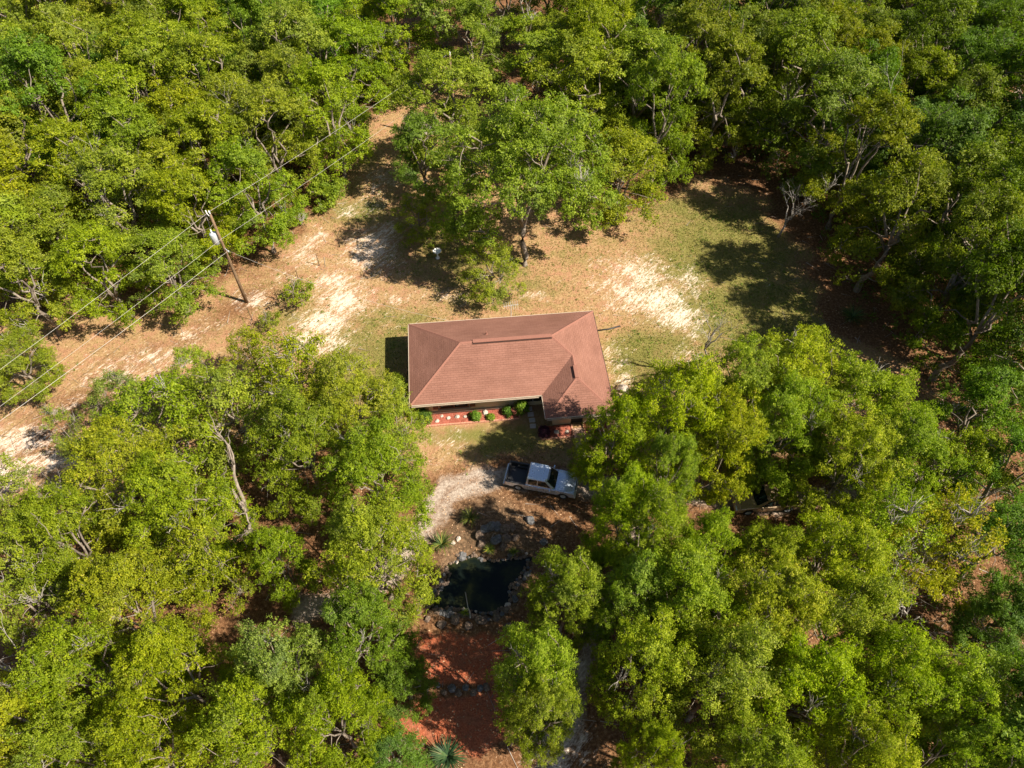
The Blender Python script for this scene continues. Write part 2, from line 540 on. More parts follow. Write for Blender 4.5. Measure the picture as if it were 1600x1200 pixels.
def make_ground():
    xs = np.concatenate([[-420, -300, -200, -140, -105, -85], np.arange(-72, 72.01, .36), [85, 105, 140, 200, 300, 420]])
    ys = np.concatenate([[-300, -160, -80, -40, -15], np.arange(-2, 84.01, .36), np.arange(85, 116, 1.2), [125, 150, 200, 300, 460]])
    nx, ny = len(xs), len(ys)
    X, Y = np.meshgrid(xs, ys)
    Z = ground_z(X, Y)
    me = bpy.data.meshes.new("ground")
    V = np.stack([X, Y, Z], -1).reshape(-1, 3)
    idx = np.arange(nx * ny).reshape(ny, nx)
    F = np.stack([idx[:-1, :-1], idx[:-1, 1:], idx[1:, 1:], idx[1:, :-1]], -1).reshape(-1, 4)
    me.vertices.add(len(V)); me.vertices.foreach_set("co", V.astype(np.float32).ravel())
    me.loops.add(F.size); me.loops.foreach_set("vertex_index", F.astype(np.int32).ravel())
    me.polygons.add(len(F)); me.polygons.foreach_set("loop_start", np.arange(0, F.size, 4, dtype=np.int32))
    me.polygons.foreach_set("use_smooth", np.ones(len(F), bool))
    me.update(calc_edges=True)
    cd = poly_dist(X, Y, CLEAR)
    lawn = np.clip(cd / 3.5 + .5 + (fbm(X, Y, 5, 11) - .5) * 2.0, 0, 1)
    rd = line_dist(X, Y, ROADL)
    lit = np.clip(1 - rd / 7.0, 0, 1) * (X < -16) * .75
    lawn = np.clip(lawn - lit * np.clip(fbm(X, Y, 8, 21) * 1.6 - .2, 0, 1), 0, 1)
    sand = blob(X, Y, SANDS)
    sand = np.maximum(sand, .66 * np.exp(-(rd / 1.3) ** 2) * (fbm(X, Y, 7, 31) > .46) * (X < -14))
    grass = np.clip(blob(X, Y, GREENS) + .10 + (fbm(X, Y, 9, 41) - .5) * .8, 0, 1) * np.clip(lawn * 1.3, 0, 1)
    dd = line_dist(X, Y, DRIVE)
    mid = .42 * np.exp(-(dd / .32) ** 2) * (fbm(X, Y, 3, 91) > .42)
    drive = np.clip((1.5 - dd) / 1.1 + (fbm(X, Y, 1.5, 61) - .5) * .8, 0, 1) - mid
    td = line_dist(X, Y, TRACK)
    drive = np.maximum(drive, .8 * np.clip((1.2 - td) / 1.0 + (fbm(X, Y, 2.2, 62) - .5) * 1.4, 0, 1))
    mul = np.clip(np.maximum(poly_dist(X, Y, MULCH1), poly_dist(X, Y, MULCH2)) / .9 + .5 + (fbm(X, Y, 1.6, 63) - .5) * 2.2, 0, 1)
    pd = poly_dist(X, Y, POND)
    c = at(760, 850)
    soil = np.clip(1.4 - np.hypot((X - c.x) / 4.2, (Y - c.y) / 4.4), 0, 1)
    soil = np.maximum(soil, np.clip((pd + 1.0) / .6, 0, 1))
    a = at(655, 200)
    ash = np.clip(1.5 - 1.2 * np.hypot((X - a.x) / 2.7, (Y - a.y) / 2.6) + (fbm(X, Y, 1.4, 51) - .5) * 1.8, 0, 1)
    for n, arr in dict(sand=sand, grass=grass, lawn=lawn, drive=drive, mulch=mul, soil=soil, ash=ash).items():
        at_ = me.attributes.new(n, 'FLOAT', 'POINT')
        at_.data.foreach_set("value", arr.astype(np.float32).ravel())
    m, nt, b = new_mat("ground")
    v = coords(nt)
    n_f = noise(nt, 4.5, 6, .7, v)       # fine clutter
    n_m = noise(nt, 1.1, 6, .62, v)      # patches
    n_b = noise(nt, .25, 5, .6, v)
    n_t = noise(nt, 11, 4, .75, v)
    litter = ramp(nt, n_f, [(.3, (.062, .030, .015)), (.5, (.155, .078, .037)), (.7, (.30, .175, .092))])
    litter = mixc(nt, 1.0, litter, ramp(nt, n_b, [(.3, (.75, .72, .7)), (.7, (1.15, 1.1, 1.05))]), 'MULTIPLY')
    dry = ramp(nt, n_f, [(.28, (.170, .098, .040)), (.5, (.300, .188, .088)), (.72, (.44, .295, .160))])
    dry = mixc(nt, ramp(nt, n_m, gray(.46, .62)), dry, ramp(nt, n_t, [(.3, (.225, .108, .054)), (.7, (.41, .228, .132))]))
    green = ramp(nt, n_t, [(.3, (.058, .074, .013)), (.55, (.130, .142, .027)), (.75, (.26, .225, .065))])
    A = {k: attr(nt, k).outputs["Fac"] for k in ('sand', 'grass', 'lawn', 'drive', 'mulch', 'soil', 'ash')}

    def soft(a_, n_, lo, hi, amp=1.0):
        """mask broken up by noise"""
        s_ = math_n(nt, 'ADD', a_, math_n(nt, 'MULTIPLY', math_n(nt, 'SUBTRACT', n_, .5), amp))
        return ramp(nt, s_, gray(lo, hi))
    n_mix = math_n(nt, 'ADD', math_n(nt, 'MULTIPLY', n_m, .5), math_n(nt, 'MULTIPLY', n_f, .5))
    n_g = math_n(nt, 'ADD', math_n(nt, 'MULTIPLY', noise(nt, .7, 7, .7, v), .55), math_n(nt, 'MULTIPLY', n_t, .45))
    c_ = mixc(nt, soft(A['lawn'], n_g, .30, .72, 1.8), litter, dry)
    c_ = mixc(nt, math_n(nt, 'MULTIPLY', soft(A['grass'], n_g, .38, .95, 2.6), .80), c_, green)
    sandc = ramp(nt, n_t, [(.25, (.40, .29, .21)), (.5, (.60, .48, .38)), (.75, (.78, .67, .57))])
    drvc = ramp(nt, n_f, [(.28, (.17, .125, .095)), (.5, (.335, .265, .21)), (.7, (.50, .415, .345))])
    soilc = ramp(nt, n_f, [(.3, (.045, .030, .018)), (.5, (.13, .080, .045)), (.72, (.27, .17, .095))])
    mulc = ramp(nt, n_t, [(.28, (.13, .032, .015)), (.5, (.34, .088, .040)), (.72, (.52, .18, .09))])
    ashc = ramp(nt, n_f, [(.3, (.16, .13, .12)), (.7, (.36, .31, .28))])
    c_ = mixc(nt, soft(A['ash'], n_g, .35, .95, 1.8), c_, ashc)
    c_ = mixc(nt, soft(A['soil'], n_mix, .3, .8, 1.0), c_, soilc)
    c_ = mixc(nt, soft(A['drive'], n_g, .30, .85, 2.4), c_, drvc)
    mulc = mixc(nt, ramp(nt, n_m, gray(.40, .75)), mulc, ramp(nt, n_f, [(.3, (.12, .044, .024)), (.7, (.36, .15, .085))]))
    c_ = mixc(nt, soft(A['mulch'], n_g, .30, .75, 1.6), c_, mulc)
    # drifting sand with ragged edges, stretched along the track
    mp = nt.nodes.new("ShaderNodeMapping")
    mp.inputs["Scale"].default_value = (.75, 2.1, 1)
    mr = nt.nodes.new("ShaderNodeMapping")
    mr.inputs["Rotation"].default_value = (0, 0, R(-48))
    nt.links.new(v, mr.inputs[0])
    nt.links.new(mr.outputs[0], mp.inputs[0])
    n_s = math_n(nt, 'ADD', math_n(nt, 'MULTIPLY', noise(nt, 1.0, 8, .7, mp.outputs[0]), .5), math_n(nt, 'MULTIPLY', noise(nt, 4.2, 6, .7, mp.outputs[0]), .5))
    c_ = mixc(nt, soft(math_n(nt, 'ADD', math_n(nt, 'MULTIPLY', A['sand'], .74), math_n(nt, 'MULTIPLY', A['lawn'], .17)), n_s, .50, .86, 3.6), c_, sandc)
    nt.links.new(c_, b.inputs["Base Color"])
    b.inputs["Roughness"].default_value = .95
    b.inputs["Specular IOR Level"].default_value = .08
    hh = math_n(nt, 'ADD', n_f, math_n(nt, 'MULTIPLY', n_t, .6))
    bump(nt, b, hh, .8, .10)
    me.materials.append(m)
    o = link("ground", me)
    tag(o, kind='structure')
    return X, Y, lawn, grass, sand, drive


GX, GY, G_LAWN, G_GRASS, G_SAND, G_DRIVE = make_ground()

# loose cover on the ground: grass tufts in the clearing, fallen leaves under the trees
def scatter_cover():
    rg = np.random.RandomState(77)
    flat = (np.abs(GX) < 70) & (GY > 5) & (GY < 84)
    gx, gy = GX[flat], GY[flat]
    gl, gg, gs, gd = G_LAWN[flat], G_GRASS[flat], G_SAND[flat], G_DRIVE[flat]

    def pick(w, n):
        i = rg.choice(len(w), n, p=w / w.sum())
        return gx[i] + rg.uniform(-.2, .2, n), gy[i] + rg.uniform(-.2, .2, n)

    def clear_of(x, y):
        ca, sa = math.cos(HYAW), math.sin(HYAW)
        a = (x - HX) * ca + (y - HY) * sa
        b_ = -(x - HX) * sa + (y - HY) * ca
        return ~((a > .3) & (a < 15) & (b_ > -2.3) & (b_ < 8)) & (poly_dist(x, y, POND) < -.3)

    # grass
    w = (gl > .4) * (0.12 + gg) * np.clip(1 - gs * 1.2, 0.05, 1) * (1 - gd)
    x, y = pick(w, 70000)
    k = clear_of(x, y); x, y = x[k], y[k]
    n = len(x); z = ground_z(x, y)
    an = rg.uniform(0, 2 * np.pi, n); h = rg.uniform(.03, .11, n); wd = rg.uniform(.02, .05, n)
    lx, ly = rg.normal(0, .06, n), rg.normal(0, .06, n)
    V = np.zeros((n, 4, 3))
    dx, dy = np.cos(an) * wd, np.sin(an) * wd
    V[:, 0] = np.stack([x - dx, y - dy, z - .01], -1)
    V[:, 1] = np.stack([x + dx, y + dy, z - .01], -1)
    V[:, 2] = np.stack([x + dx * .4 + lx, y + dy * .4 + ly, z + h], -1)
    V[:, 3] = np.stack([x - dx * .4 + lx, y - dy * .4 + ly, z + h], -1)
    gm = foliage_mat("grass_blades", (.10, .115, .018), (.20, .19, .045), (.36, .28, .11), .3, .8)
    o = link("grass", fast_quads("grass", V, rg.rand(n), gm))
    tag(o, "short patchy grass and dry tufts across the clearing", "grass", kind='stuff')
    # broad-leaved weeds and fallen twigs
    w = (gl > .3) * (0.05 + gg ** 2) * (1 - gd) * np.clip(fbm(gx, gy, 3, 81) * 2 - .8, 0, 1)
    x, y = pick(w, 900)
    k = clear_of(x, y); x, y = x[k], y[k]
    C = np.stack([x, y, ground_z(x, y) + .05], -1)
    V, t = leaf_quads(rg, C, np.tile(np.array([0, 0, 1.0]), (len(x), 1)), 16, rg.uniform(.08, .26, len(x)), .085, jit=.5, flat=.35)
    o = link("weeds", fast_quads("weeds", V, t, M['leaf_dark'])); o.color = (1.6, 1.4, 1, 1)
    tag(o, "scattered green weeds in the lawn of the clearing", "weeds", kind='stuff')
    x, y = pick((gl < .95) * 1.0 + .25, 2600)
    k = clear_of(x, y); x, y = x[k], y[k]
    n = len(x); z = ground_z(x, y) + .03
    an = rg.uniform(0, 6.283, n); L = rg.uniform(.2, .8, n); wd = rg.uniform(.008, .022, n)
    V = np.zeros((n, 4, 3)); ux, uy = np.cos(an), np.sin(an)
    for q, (a_, b_) in enumerate(((-1, -1), (1, -.4), (1, .4), (-1, 1))):
        V[:, q] = np.stack([x + ux * L * a_ - uy * wd * b_, y + uy * L * a_ + ux * wd * b_, z + (q % 2) * .03], -1)
    tm, nt, bb = new_mat("twigs")
    nt.links.new(ramp(nt, attr(nt, "tint").outputs["Fac"], [(0, (.10, .07, .05)), (1, (.42, .36, .30))]), bb.inputs["Base Color"])
    o = link("twigs", fast_quads("twigs", V, rg.rand(n), tm))
    tag(o, "fallen twigs strewn over the yard and forest floor", "twigs", kind='stuff')
    # leaf litter
    w = np.clip(1.2 - gl, .10, 1) * (1 - .85 * gd) * np.clip(1 - gs, .15, 1)
    x, y = pick(w, 110000)
    k = clear_of(x, y); x, y = x[k], y[k]
    n = len(x); z = ground_z(x, y) + rg.uniform(.004, .035, n)
    an = rg.uniform(0, 2 * np.pi, n); s = rg.uniform(.03, .085, n)
    ux, uy = np.cos(an) * s, np.sin(an) * s
    V = np.zeros((n, 4, 3))
    tz = rg.uniform(-.03, .03, (n, 4))
    for q, (a_, b_) in enumerate(((-1, 0), (0, -.55), (1, 0), (0, .55))):
        V[:, q] = np.stack([x + ux * a_ - uy * b_, y + uy * a_ + ux * b_, z + tz[:, q] * .6], -1)
    lm, nt, bb = new_mat("fallen_leaves")
    nt.links.new(ramp(nt, attr(nt, "tint").outputs["Fac"], [(0, (.10, .05, .022)), (.5, (.26, .13, .06)), (1, (.48, .30, .17))]), bb.inputs["Base Color"])
    bb.inputs["Roughness"].default_value = .85
    o = link("fallen_leaves", fast_quads("fallen_leaves", V, rg.rand(n), lm))
    tag(o, "brown fallen leaves littering the ground under the trees", "fallen leaves", kind='stuff')


# ---------------------------------------------------------------- house
HX, HY, HYAW = -7.54, 31.22, 0.098
HL, HW, WW, WP, SL, EZ = 15.0, 8.11, 5.17, 2.125, 0.496, 2.7


def hpt(a, b, z=0.0):
    return Vector((HX + a * math.cos(HYAW) - b * math.sin(HYAW), HY + a * math.sin(HYAW) + b * math.cos(HYAW), z))



def build_house():
    root = empty("house", hpt(0, 0), HYAW)
    tag(root, "low cottage with brown-red hipped shingle roof and tan walls in the clearing", "house")
    # roof ------------------------------------------------
    z = lambda d: EZ + SL * d
    A, B, C, D = (0, 0, EZ), (0, HW, EZ), (HL, HW, EZ), (HL, -WP, EZ)
    Ee, F = (HL - WW, -WP, EZ), (HL - WW, 0, EZ)
    RL, RR = (HW / 2, HW / 2, z(HW / 2)), (HL - HW / 2, HW / 2, z(HW / 2))
    HJ, WE = (HL - WW / 2, WW / 2, z(WW / 2)), (HL - WW / 2, -WP + WW / 2, z(WW / 2))
    cs = math.sqrt(1 + SL * SL)
    faces = [([A, RL, B], 'y', lambda p: p[0]), ([B, RL, RR, C], 'x', lambda p: HW - p[1]), ([A, F, HJ, RR, RL], 'x', lambda p: p[1]),
             ([C, RR, HJ, WE, D], 'y', lambda p: HL - p[0]), ([F, Ee, WE, HJ], 'y', lambda p: p[0] - (HL - WW)), ([Ee, D, WE], 'x', lambda p: p[1] + WP)]
    me = bpy.data.meshes.new("roof")
    vs, fs, uvs = [], [], []
    for pts, ax, dist in faces:
        n0 = len(vs)
        nrm = (Vector(pts[1]) - Vector(pts[0])).cross(Vector(pts[2]) - Vector(pts[1]))
        if nrm.z < 0: pts = pts[::-1]
        vs += pts; fs.append(tuple(range(n0, n0 + len(pts))))
        for p in pts: uvs.append(((p[1] if ax == 'y' else p[0]), dist(p) * cs))
    # underside (soffit) 14 cm lower
    out = [A, F, Ee, D, C, B]
    n0 = len(vs)
    vs += [(p[0], p[1], EZ - 0.05) for p in out]
    fs.append(tuple(range(n0 + 5, n0 - 1, -1))); uvs += [(0, 0)] * 6
    for i in range(6):
        p, q = out[i], out[(i + 1) % 6]
        n1 = len(vs)
        vs += [(p[0], p[1], EZ - .05), (q[0], q[1], EZ - .05), q, p]
        fs.append((n1, n1 + 1, n1 + 2, n1 + 3)); uvs += [(0, 0)] * 4
    me.from_pydata(vs, [], fs)
    ul = me.uv_layers.new(name="UVMap")
    li = 0
    for f in fs:
        for i in f:
            ul.data[li].uv = uvs[i]; li += 1
    me.materials.append(M['shingle'])
    roof = link("roof", me, root)
    # hip and ridge caps
    mb = MB()
    for p, q in ((A, RL), (B, RL), (RL, RR), (C, RR), (RR, HJ), (HJ, WE), (WE, D), (WE, Ee)):
        p, q = Vector(p), Vector(q)
        L = (q - p).length; n = max(2, int(L / .28))
        d = (q - p) / n
        side = d.cross(Vector((0, 0, 1))).normalized()
        for k in range(n):
            a0, a1 = p + d * k, p + d * (k + 1.06)
            lift0, lift1 = Vector((0, 0, .035)), Vector((0, 0, .022))
            dn = Vector((0, 0, -.055))
            v6 = [a0 + lift0, a1 + lift1, a0 + side * .14 + dn, a1 + side * .14 + dn, a0 - side * .14 + dn, a1 - side * .14 + dn]
            mb.add(v6, [(0, 2, 3, 1), (0, 1, 5, 4)])
    cap_m = simple("ridge_caps", (.245, .112, .081), (.20, .09, .065), 9, .9, spec=.15)
    mb.build("ridge_caps", cap_m, roof)
    # fascia and gutter along the eaves
    mb = MB()
    def strip(p, q, off, w=.045, h=.10, top=EZ - .0):
        p, q = Vector(p), Vector(q); d = (q - p).normalized(); nrm = Vector((d.y, -d.x, 0))
        c = (p + q) / 2 + nrm * off; c.z = top - h / 2
        mb.box(c, ((q - p).length + .04, w, h), math.atan2(d.y, d.x))
    strip(A, F, .03); strip(F, Ee, .03); strip(Ee, D, .03); strip(B, A, .03); strip(C, B, .03)
    mb.build("fascia", M['cream'], root)
    mb = MB(); strip(D, C, .03, h=.15); mb.build("fascia", M['drip'], root)
    mb = MB()
    def gutter(p, q):
        p, q = Vector(p), Vector(q); d = (q - p).normalized(); nrm = Vector((d.y, -d.x, 0))
        p2 = p + nrm * .085; q2 = q + nrm * .085
        c = (p2 + q2) / 2; L = (q - p).length
        mb.box((c.x, c.y, EZ - .15), (L - .2, .065, .02), math.atan2(d.y, d.x))
        c = c + nrm * .038
        mb.box((c.x, c.y, EZ - .11), (L - .2, .015, .06), math.atan2(d.y, d.x))
    gutter((0, 0, 0), (HL - WW - .15, 0, 0)); gutter((HL - WW, -WP, 0), (HL, -WP, 0))
    mb.build("gutter", M['cream'], root)
    # walls -----------------------------------------------
    b0, wl, wf, ar = 1.1, 10.6, -.95, 14.6
    mb = MB()
    mb.prism([(.6, b0), (wl, b0), (wl, .2), (ar, .2), (ar, HW - .6), (.6, HW - .6)], 0, 2.66)
    mb.build("wall", M['wall'], root)
    mb = MB()   # footing ledge along the front wall
    mb.box(((.6 + 8.0) / 2, b0 - .06, .09), (7.5, .12, .2))
    mb.build("footing", M['cream'], root)
    mb = MB()   # screened porch: knee walls, posts, header
    for x0, x1 in ((wl, 12.0), (12.95, ar)):
        mb.box(((x0 + x1) / 2, wf + .06, .45), (x1 - x0, .12, .9))
    mb.box((wl + .06, (wf + .2) / 2 + .06, .45), (.12, .2 - wf - .12, .9))
    mb.box((ar - .06, (wf + .2) / 2 + .06, .45), (.12, .2 - wf - .12, .9))
    mb.box(((wl + ar) / 2, wf + .06, 2.5), (ar - wl, .12, .3))
    mb.build("porch_wall", M['wall'], root)
    for x in (wl + .06, 12.0, 12.95, ar - .06):
        mb = MB(); mb.box((x, wf + .055, 1.63), (.11, .10, 1.46)); mb.build("porch_post", M['cream'], root)
    for x0, x1 in ((wl + .12, 11.94), (13.01, ar - .12)):
        mb = MB(); mb.box(((x0 + x1) / 2, wf + .085, 1.63), (x1 - x0, .02, 1.44)); mb.build("porch_screen", M['screen'], root)
    dr = MB(); dr.box((12.475, wf + .09, 1.17), (.80, .04, 2.3)); d_o = dr.build("door", M['screen'], root)
    mb = MB(); mb.box((12.82, wf + .055, 1.05), (.03, .05, .12)); mb.build("handle", M['metal'], d_o)
    # front window with brown frame and shutters
    w = MB()
    for x0, x1, z0, z1 in ((2.05, 4.35, .50, .60), (2.05, 4.35, 2.02, 2.12), (2.05, 2.15, .60, 2.02), (4.25, 4.35, .60, 2.02), (3.17, 3.23, .60, 2.02)):
        w.box(((x0 + x1) / 2, b0 - .03, (z0 + z1) / 2), (x1 - x0, .08, z1 - z0))
    win = w.build("window", M['brown'], root)
    mb = MB(); mb.box((3.2, b0 - .012, 1.31), (2.1, .016, 1.42)); mb.build("pane", M['glass'], win)
    mb = MB(); mb.box((3.2, b0 - .10, .47), (2.5, .2, .06)); mb.build("sill", M['cream'], win)
    for x in (1.78, 4.62):
        mb = MB(); mb.box((x, b0 - .03, 1.3), (.42, .05, 1.64))
        for k in range(11): mb.box((x, b0 - .06, .6 + k * .137), (.34, .02, .06))
        mb.build("shutter", M['brown'], root)
    # recessed front entrance: glazed door, pale panel under it
    mb = MB(); mb.box((9.3, b0 - .02, 1.5), (1.9, .05, 1.9)); dd = mb.build("sliding_door", M['glass'], root)
    fr = MB()
    for x in (8.3, 9.3, 10.3): fr.box((x, b0 - .05, 1.5), (.08, .06, 2.0))
    fr.build("frame", M['cream'], dd)
    # ridge vents
    mb = MB(); mb.box((8.0, HW / 2 - .02, RL[2] + .03), (6.0, .34, .055)); mb.build("ridge_vent", cap_m, roof, bevel=.02)
    mb = MB(); mb.box((8.0, HW / 2 - .225, RL[2] - .03), (6.0, .03, .09)); mb.build("vent_shadow_strip", M['drip'], roof)  # dark strip standing for the shadow line along the vent's lower edge
    mb = MB(); mb.box((HL - WW / 2 + .02, .95, HJ[2] + .04), (.30, 1.15, .07)); mb.build("ridge_vent", cap_m, roof, bevel=.02)
    # pipes through the roof
    for a, b, hgt in ((6.1, 5.1, .28),):
        mb = MB(); zz = EZ + SL * min(b, HW - b)
        mb.lathe((a, b, zz - .1), [(.05, 0), (.05, hgt + .1), (.035, hgt + .1)], 10)
        mb.lathe((a, b, zz - .08), [(.13, 0), (.10, .12), (.05, .14)], 10)
        mb.build("vent_pipe", cap_m, roof)
    # antenna mast and aerial at the back eave
    an = MB(); an.tube([(8.3, HW + .08, .3), (8.3, HW + .08, 4.1)], .028, 8)
    mast = an.build("antenna_mast", M['metal'], root)
    mb = MB(); mb.tube([(7.7, HW + .02, 3.95), (8.9, HW + .14, 3.95)], .014, 6)
    for k in range(7):
        q = 7.75 + k * .18; ln = .26 + .035 * k
        mb.tube([(q, HW - ln, 3.96), (q, HW + ln + .16, 3.96)], .009, 5)
    mb.build("aerial", M['metal'], mast)
    # meter box
    mb = MB(); mb.box((.52, 6.2, 1.5), (.14, .3, .45)); mb.build("meter_box", M['metal'], root, bevel=.02)
    return root


build_house()


# ---------------------------------------------------------------- beds, walk, stones in front of the house
def solid_bed(name, label, a0, a1, b0, b1, sides, seed):
    rg = random.Random(seed)
    root = empty(name, hpt((a0 + a1) / 2, (b0 + b1) / 2), HYAW)
    tag(root, label, "flower bed", "red mulch beds along the house")
    hx, hy = (a1 - a0) / 2, (b1 - b0) / 2
    nx, ny = max(6, int(hx * 2 / .14)), max(4, int(hy * 2 / .14))
    vs, fs = [], []
    for j in range(ny + 1):
        for i in range(nx + 1):
            e = min(i, nx - i, j, ny - j)
            vs.append((-hx + 2 * hx * i / nx, -hy + 2 * hy * j / ny, (.05 if e == 0 else .07 + rg.uniform(0, .05))))
    for j in range(ny):
        for i in range(nx):
            q = j * (nx + 1) + i
            fs.append((q, q + 1, q + nx + 2, q + nx + 1))
    mb = MB(); mb.add(vs, fs); o = mb.build("mulch", M['mulch'], root, smooth=True)
    ed = MB()
    for s in sides:
        n = int((2 * hx if s in 'fk' else 2 * hy) / .22)
        for k in range(n):
            t = (k + .5) / n * 2 - 1
            if s == 'f': c = (hx * t, -hy - .05, .06 + rg.uniform(0, .015)); sz = (2 * hx / n * .94, .11, .16)
            elif s == 'l': c = (-hx - .05, hy * t, .06 + rg.uniform(0, .015)); sz = (.11, 2 * hy / n * .94, .16)
            else: c = (hx + .05, hy * t, .06 + rg.uniform(0, .015)); sz = (.11, 2 * hy / n * .94, .16)
            ed.box(c, sz)
    ed.build("edging", M['edging'], root)
    return root


solid_bed("flower_bed", "long narrow red mulch bed below the front wall and its window", .7, 8.1, -.1, 1.0, "fr", 1)
solid_bed("flower_bed", "brick edged red mulch bed left of the porch walk, holding a purple bush", 9.6, 12.0, -2.15, -1.05, "flr", 2)
solid_bed("flower_bed", "small red mulch bed right of the porch walk, half under the oak", 13.0, 14.7, -2.1, -1.05, "flr", 3)

mb = MB()
rgw = random.Random(5)
for j in range(11):
    for i in range(3):
        mb.box((-.29 + .29 * i, -1.05 - .5 - j * .22 + rgw.uniform(-.01, .01), .035 + rgw.uniform(0, .008)), (.275, .205, .05))
o = mb.build("path", M['walk']); o.location = hpt(12.5, 0); o.rotation_euler = (0, 0, HYAW); tag(o, kind='structure')


def rock_mesh(name, seed, mat, sub=2, rough=.28):
    bm = bmesh.new()
    bmesh.ops.create_icosphere(bm, subdivisions=sub, radius=1.0)
    rg = random.Random(seed)
    cuts = [(Vector((rg.gauss(0, 1), rg.gauss(0, 1), rg.gauss(0, 1))).normalized(), rg.uniform(.55, .85)) for _ in range(9)]
    for v in bm.verts:
        p = v.co.copy()
        for n, d in cuts:
            e = p.dot(n) - d
            if e > 0: p -= n * e * .9
        p *= 1 + rg.uniform(-rough, rough) * .25
        v.co = p
    me = bpy.data.meshes.new(name)
    bm.to_mesh(me); bm.free()
    me.materials.append(mat)
    return me


ROCKS = {k: [rock_mesh("rock", 10 + i + 50 * j, M[k], 3) for i in range(5)] for j, k in enumerate(('rock', 'rock_grey', 'rock_pale'))}
rr = random.Random(99)


def rock(x, y, z, s, kind, name, label, group, flat=.7, cat="rock"):
    o = link(name, rr.choice(ROCKS[kind]))
    o.location = (x, y, z + s * flat * .35)
    o.scale = (s * rr.uniform(.8, 1.2), s * rr.uniform(.8, 1.2), s * flat * rr.uniform(.8, 1.2))
    o.rotation_euler = (rr.uniform(-.3, .3), rr.uniform(-.3, .3), rr.uniform(0, 6.28))
    tag(o, label, cat, group)
    return o


for px, py, s, lab in ((683, 658, .24, "pale garden stone at the left end of the long mulch bed"),
                       (690, 650, .16, "smallest pale stone close to the front wall left part"),
                       (701, 653, .22, "round pale garden stone second along the long mulch bed"),
                       (714, 651, .25, "whitish broken garden stone in the middle of the mulch bed"),
                       (727, 651, .20, "pale garden stone just left of the round clipped shrub"),
                       (759, 645, .26, "pale garden stone right of the round clipped shrub"),
                       (768, 651, .19, "grey brown stone at the front edge of the mulch bed")):
    p = at(px, py, .1)
    rock(p.x, p.y, .07, s * rr.uniform(.65, .95), 'rock_pale', "garden_stone", lab, "pale stones in the mulch beds", cat="stone")
for px, py, s, lab in ((869.5, 675, .22, "white stone in the brick edged bed beside the purple bush"),
                       (885.5, 675, .26, "larger white stone in the brick edged bed near the walk"),
                       (923, 673, .20, "white stone in the small bed right of the porch walk")):
    p = at(px, py, .1)
    rock(p.x, p.y, .07, s * rr.uniform(.65, .95), 'rock_pale', "garden_stone", lab, "pale stones in the mulch beds", cat="stone")
p = at(972, 609)
rock(p.x, p.y, .0, .42, 'rock_pale', "boulder", "pale boulder standing alone on the sand right of the house", None, .9, "rock")

for k, (a, b) in enumerate(((9.0, .75), (9.05, .2), (9.1, -.35), (9.1, -.9), (8.45, .8))):
    mb = MB(); mb.box((0, 0, .03), (.46, .40, .06)); o = mb.build("stepping_stone", M['paver'], bevel=.02)
    o.location = hpt(a, b); o.rotation_euler = (0, 0, HYAW + rr.uniform(-.08, .08))
    tag(o, ["pale square paver nearest the glass front door", "square paver second in the row from the front door", "square paver third in the row from the front door",
            "square paver farthest from the front door in the shade", "lone square paver beside the row under the porch eave"][k], "paver", "stepping stones by the entrance")

# black drain pipe lying on the ground right of the house
p1, p2 = at(934, 517), at(969, 510)
mb = MB(); mb.tube([(p1.x, p1.y, .06), ((p1.x + p2.x) / 2, (p1.y + p2.y) / 2 - .1, .06), (p2.x, p2.y, .06)], .065, 10)
tag(mb.build("drain_pipe", M['black'], smooth=True), "black drain pipe lying on the sand behind the house's right corner", "pipe")

# bird bath
p = at(684, 403)
bb = empty("bird_bath", (p.x, p.y, gz(p.x, p.y)))
tag(bb, "white bird bath standing in the shade of the big oak", "bird bath")
mb = MB(); mb.lathe((0, 0, 0), [(.2, 0), (.2, .05), (.09, .12), (.075, .55), (.11, .72), (.05, .74)], 16); mb.build("pedestal", M['white'], bb, True)
mb = MB(); mb.lathe((0, 0, .72), [(.08, 0), (.34, .10), (.40, .17), (.36, .17), (.2, .09), (.02, .08)], 20); mb.build("basin", M['white'], bb, True)


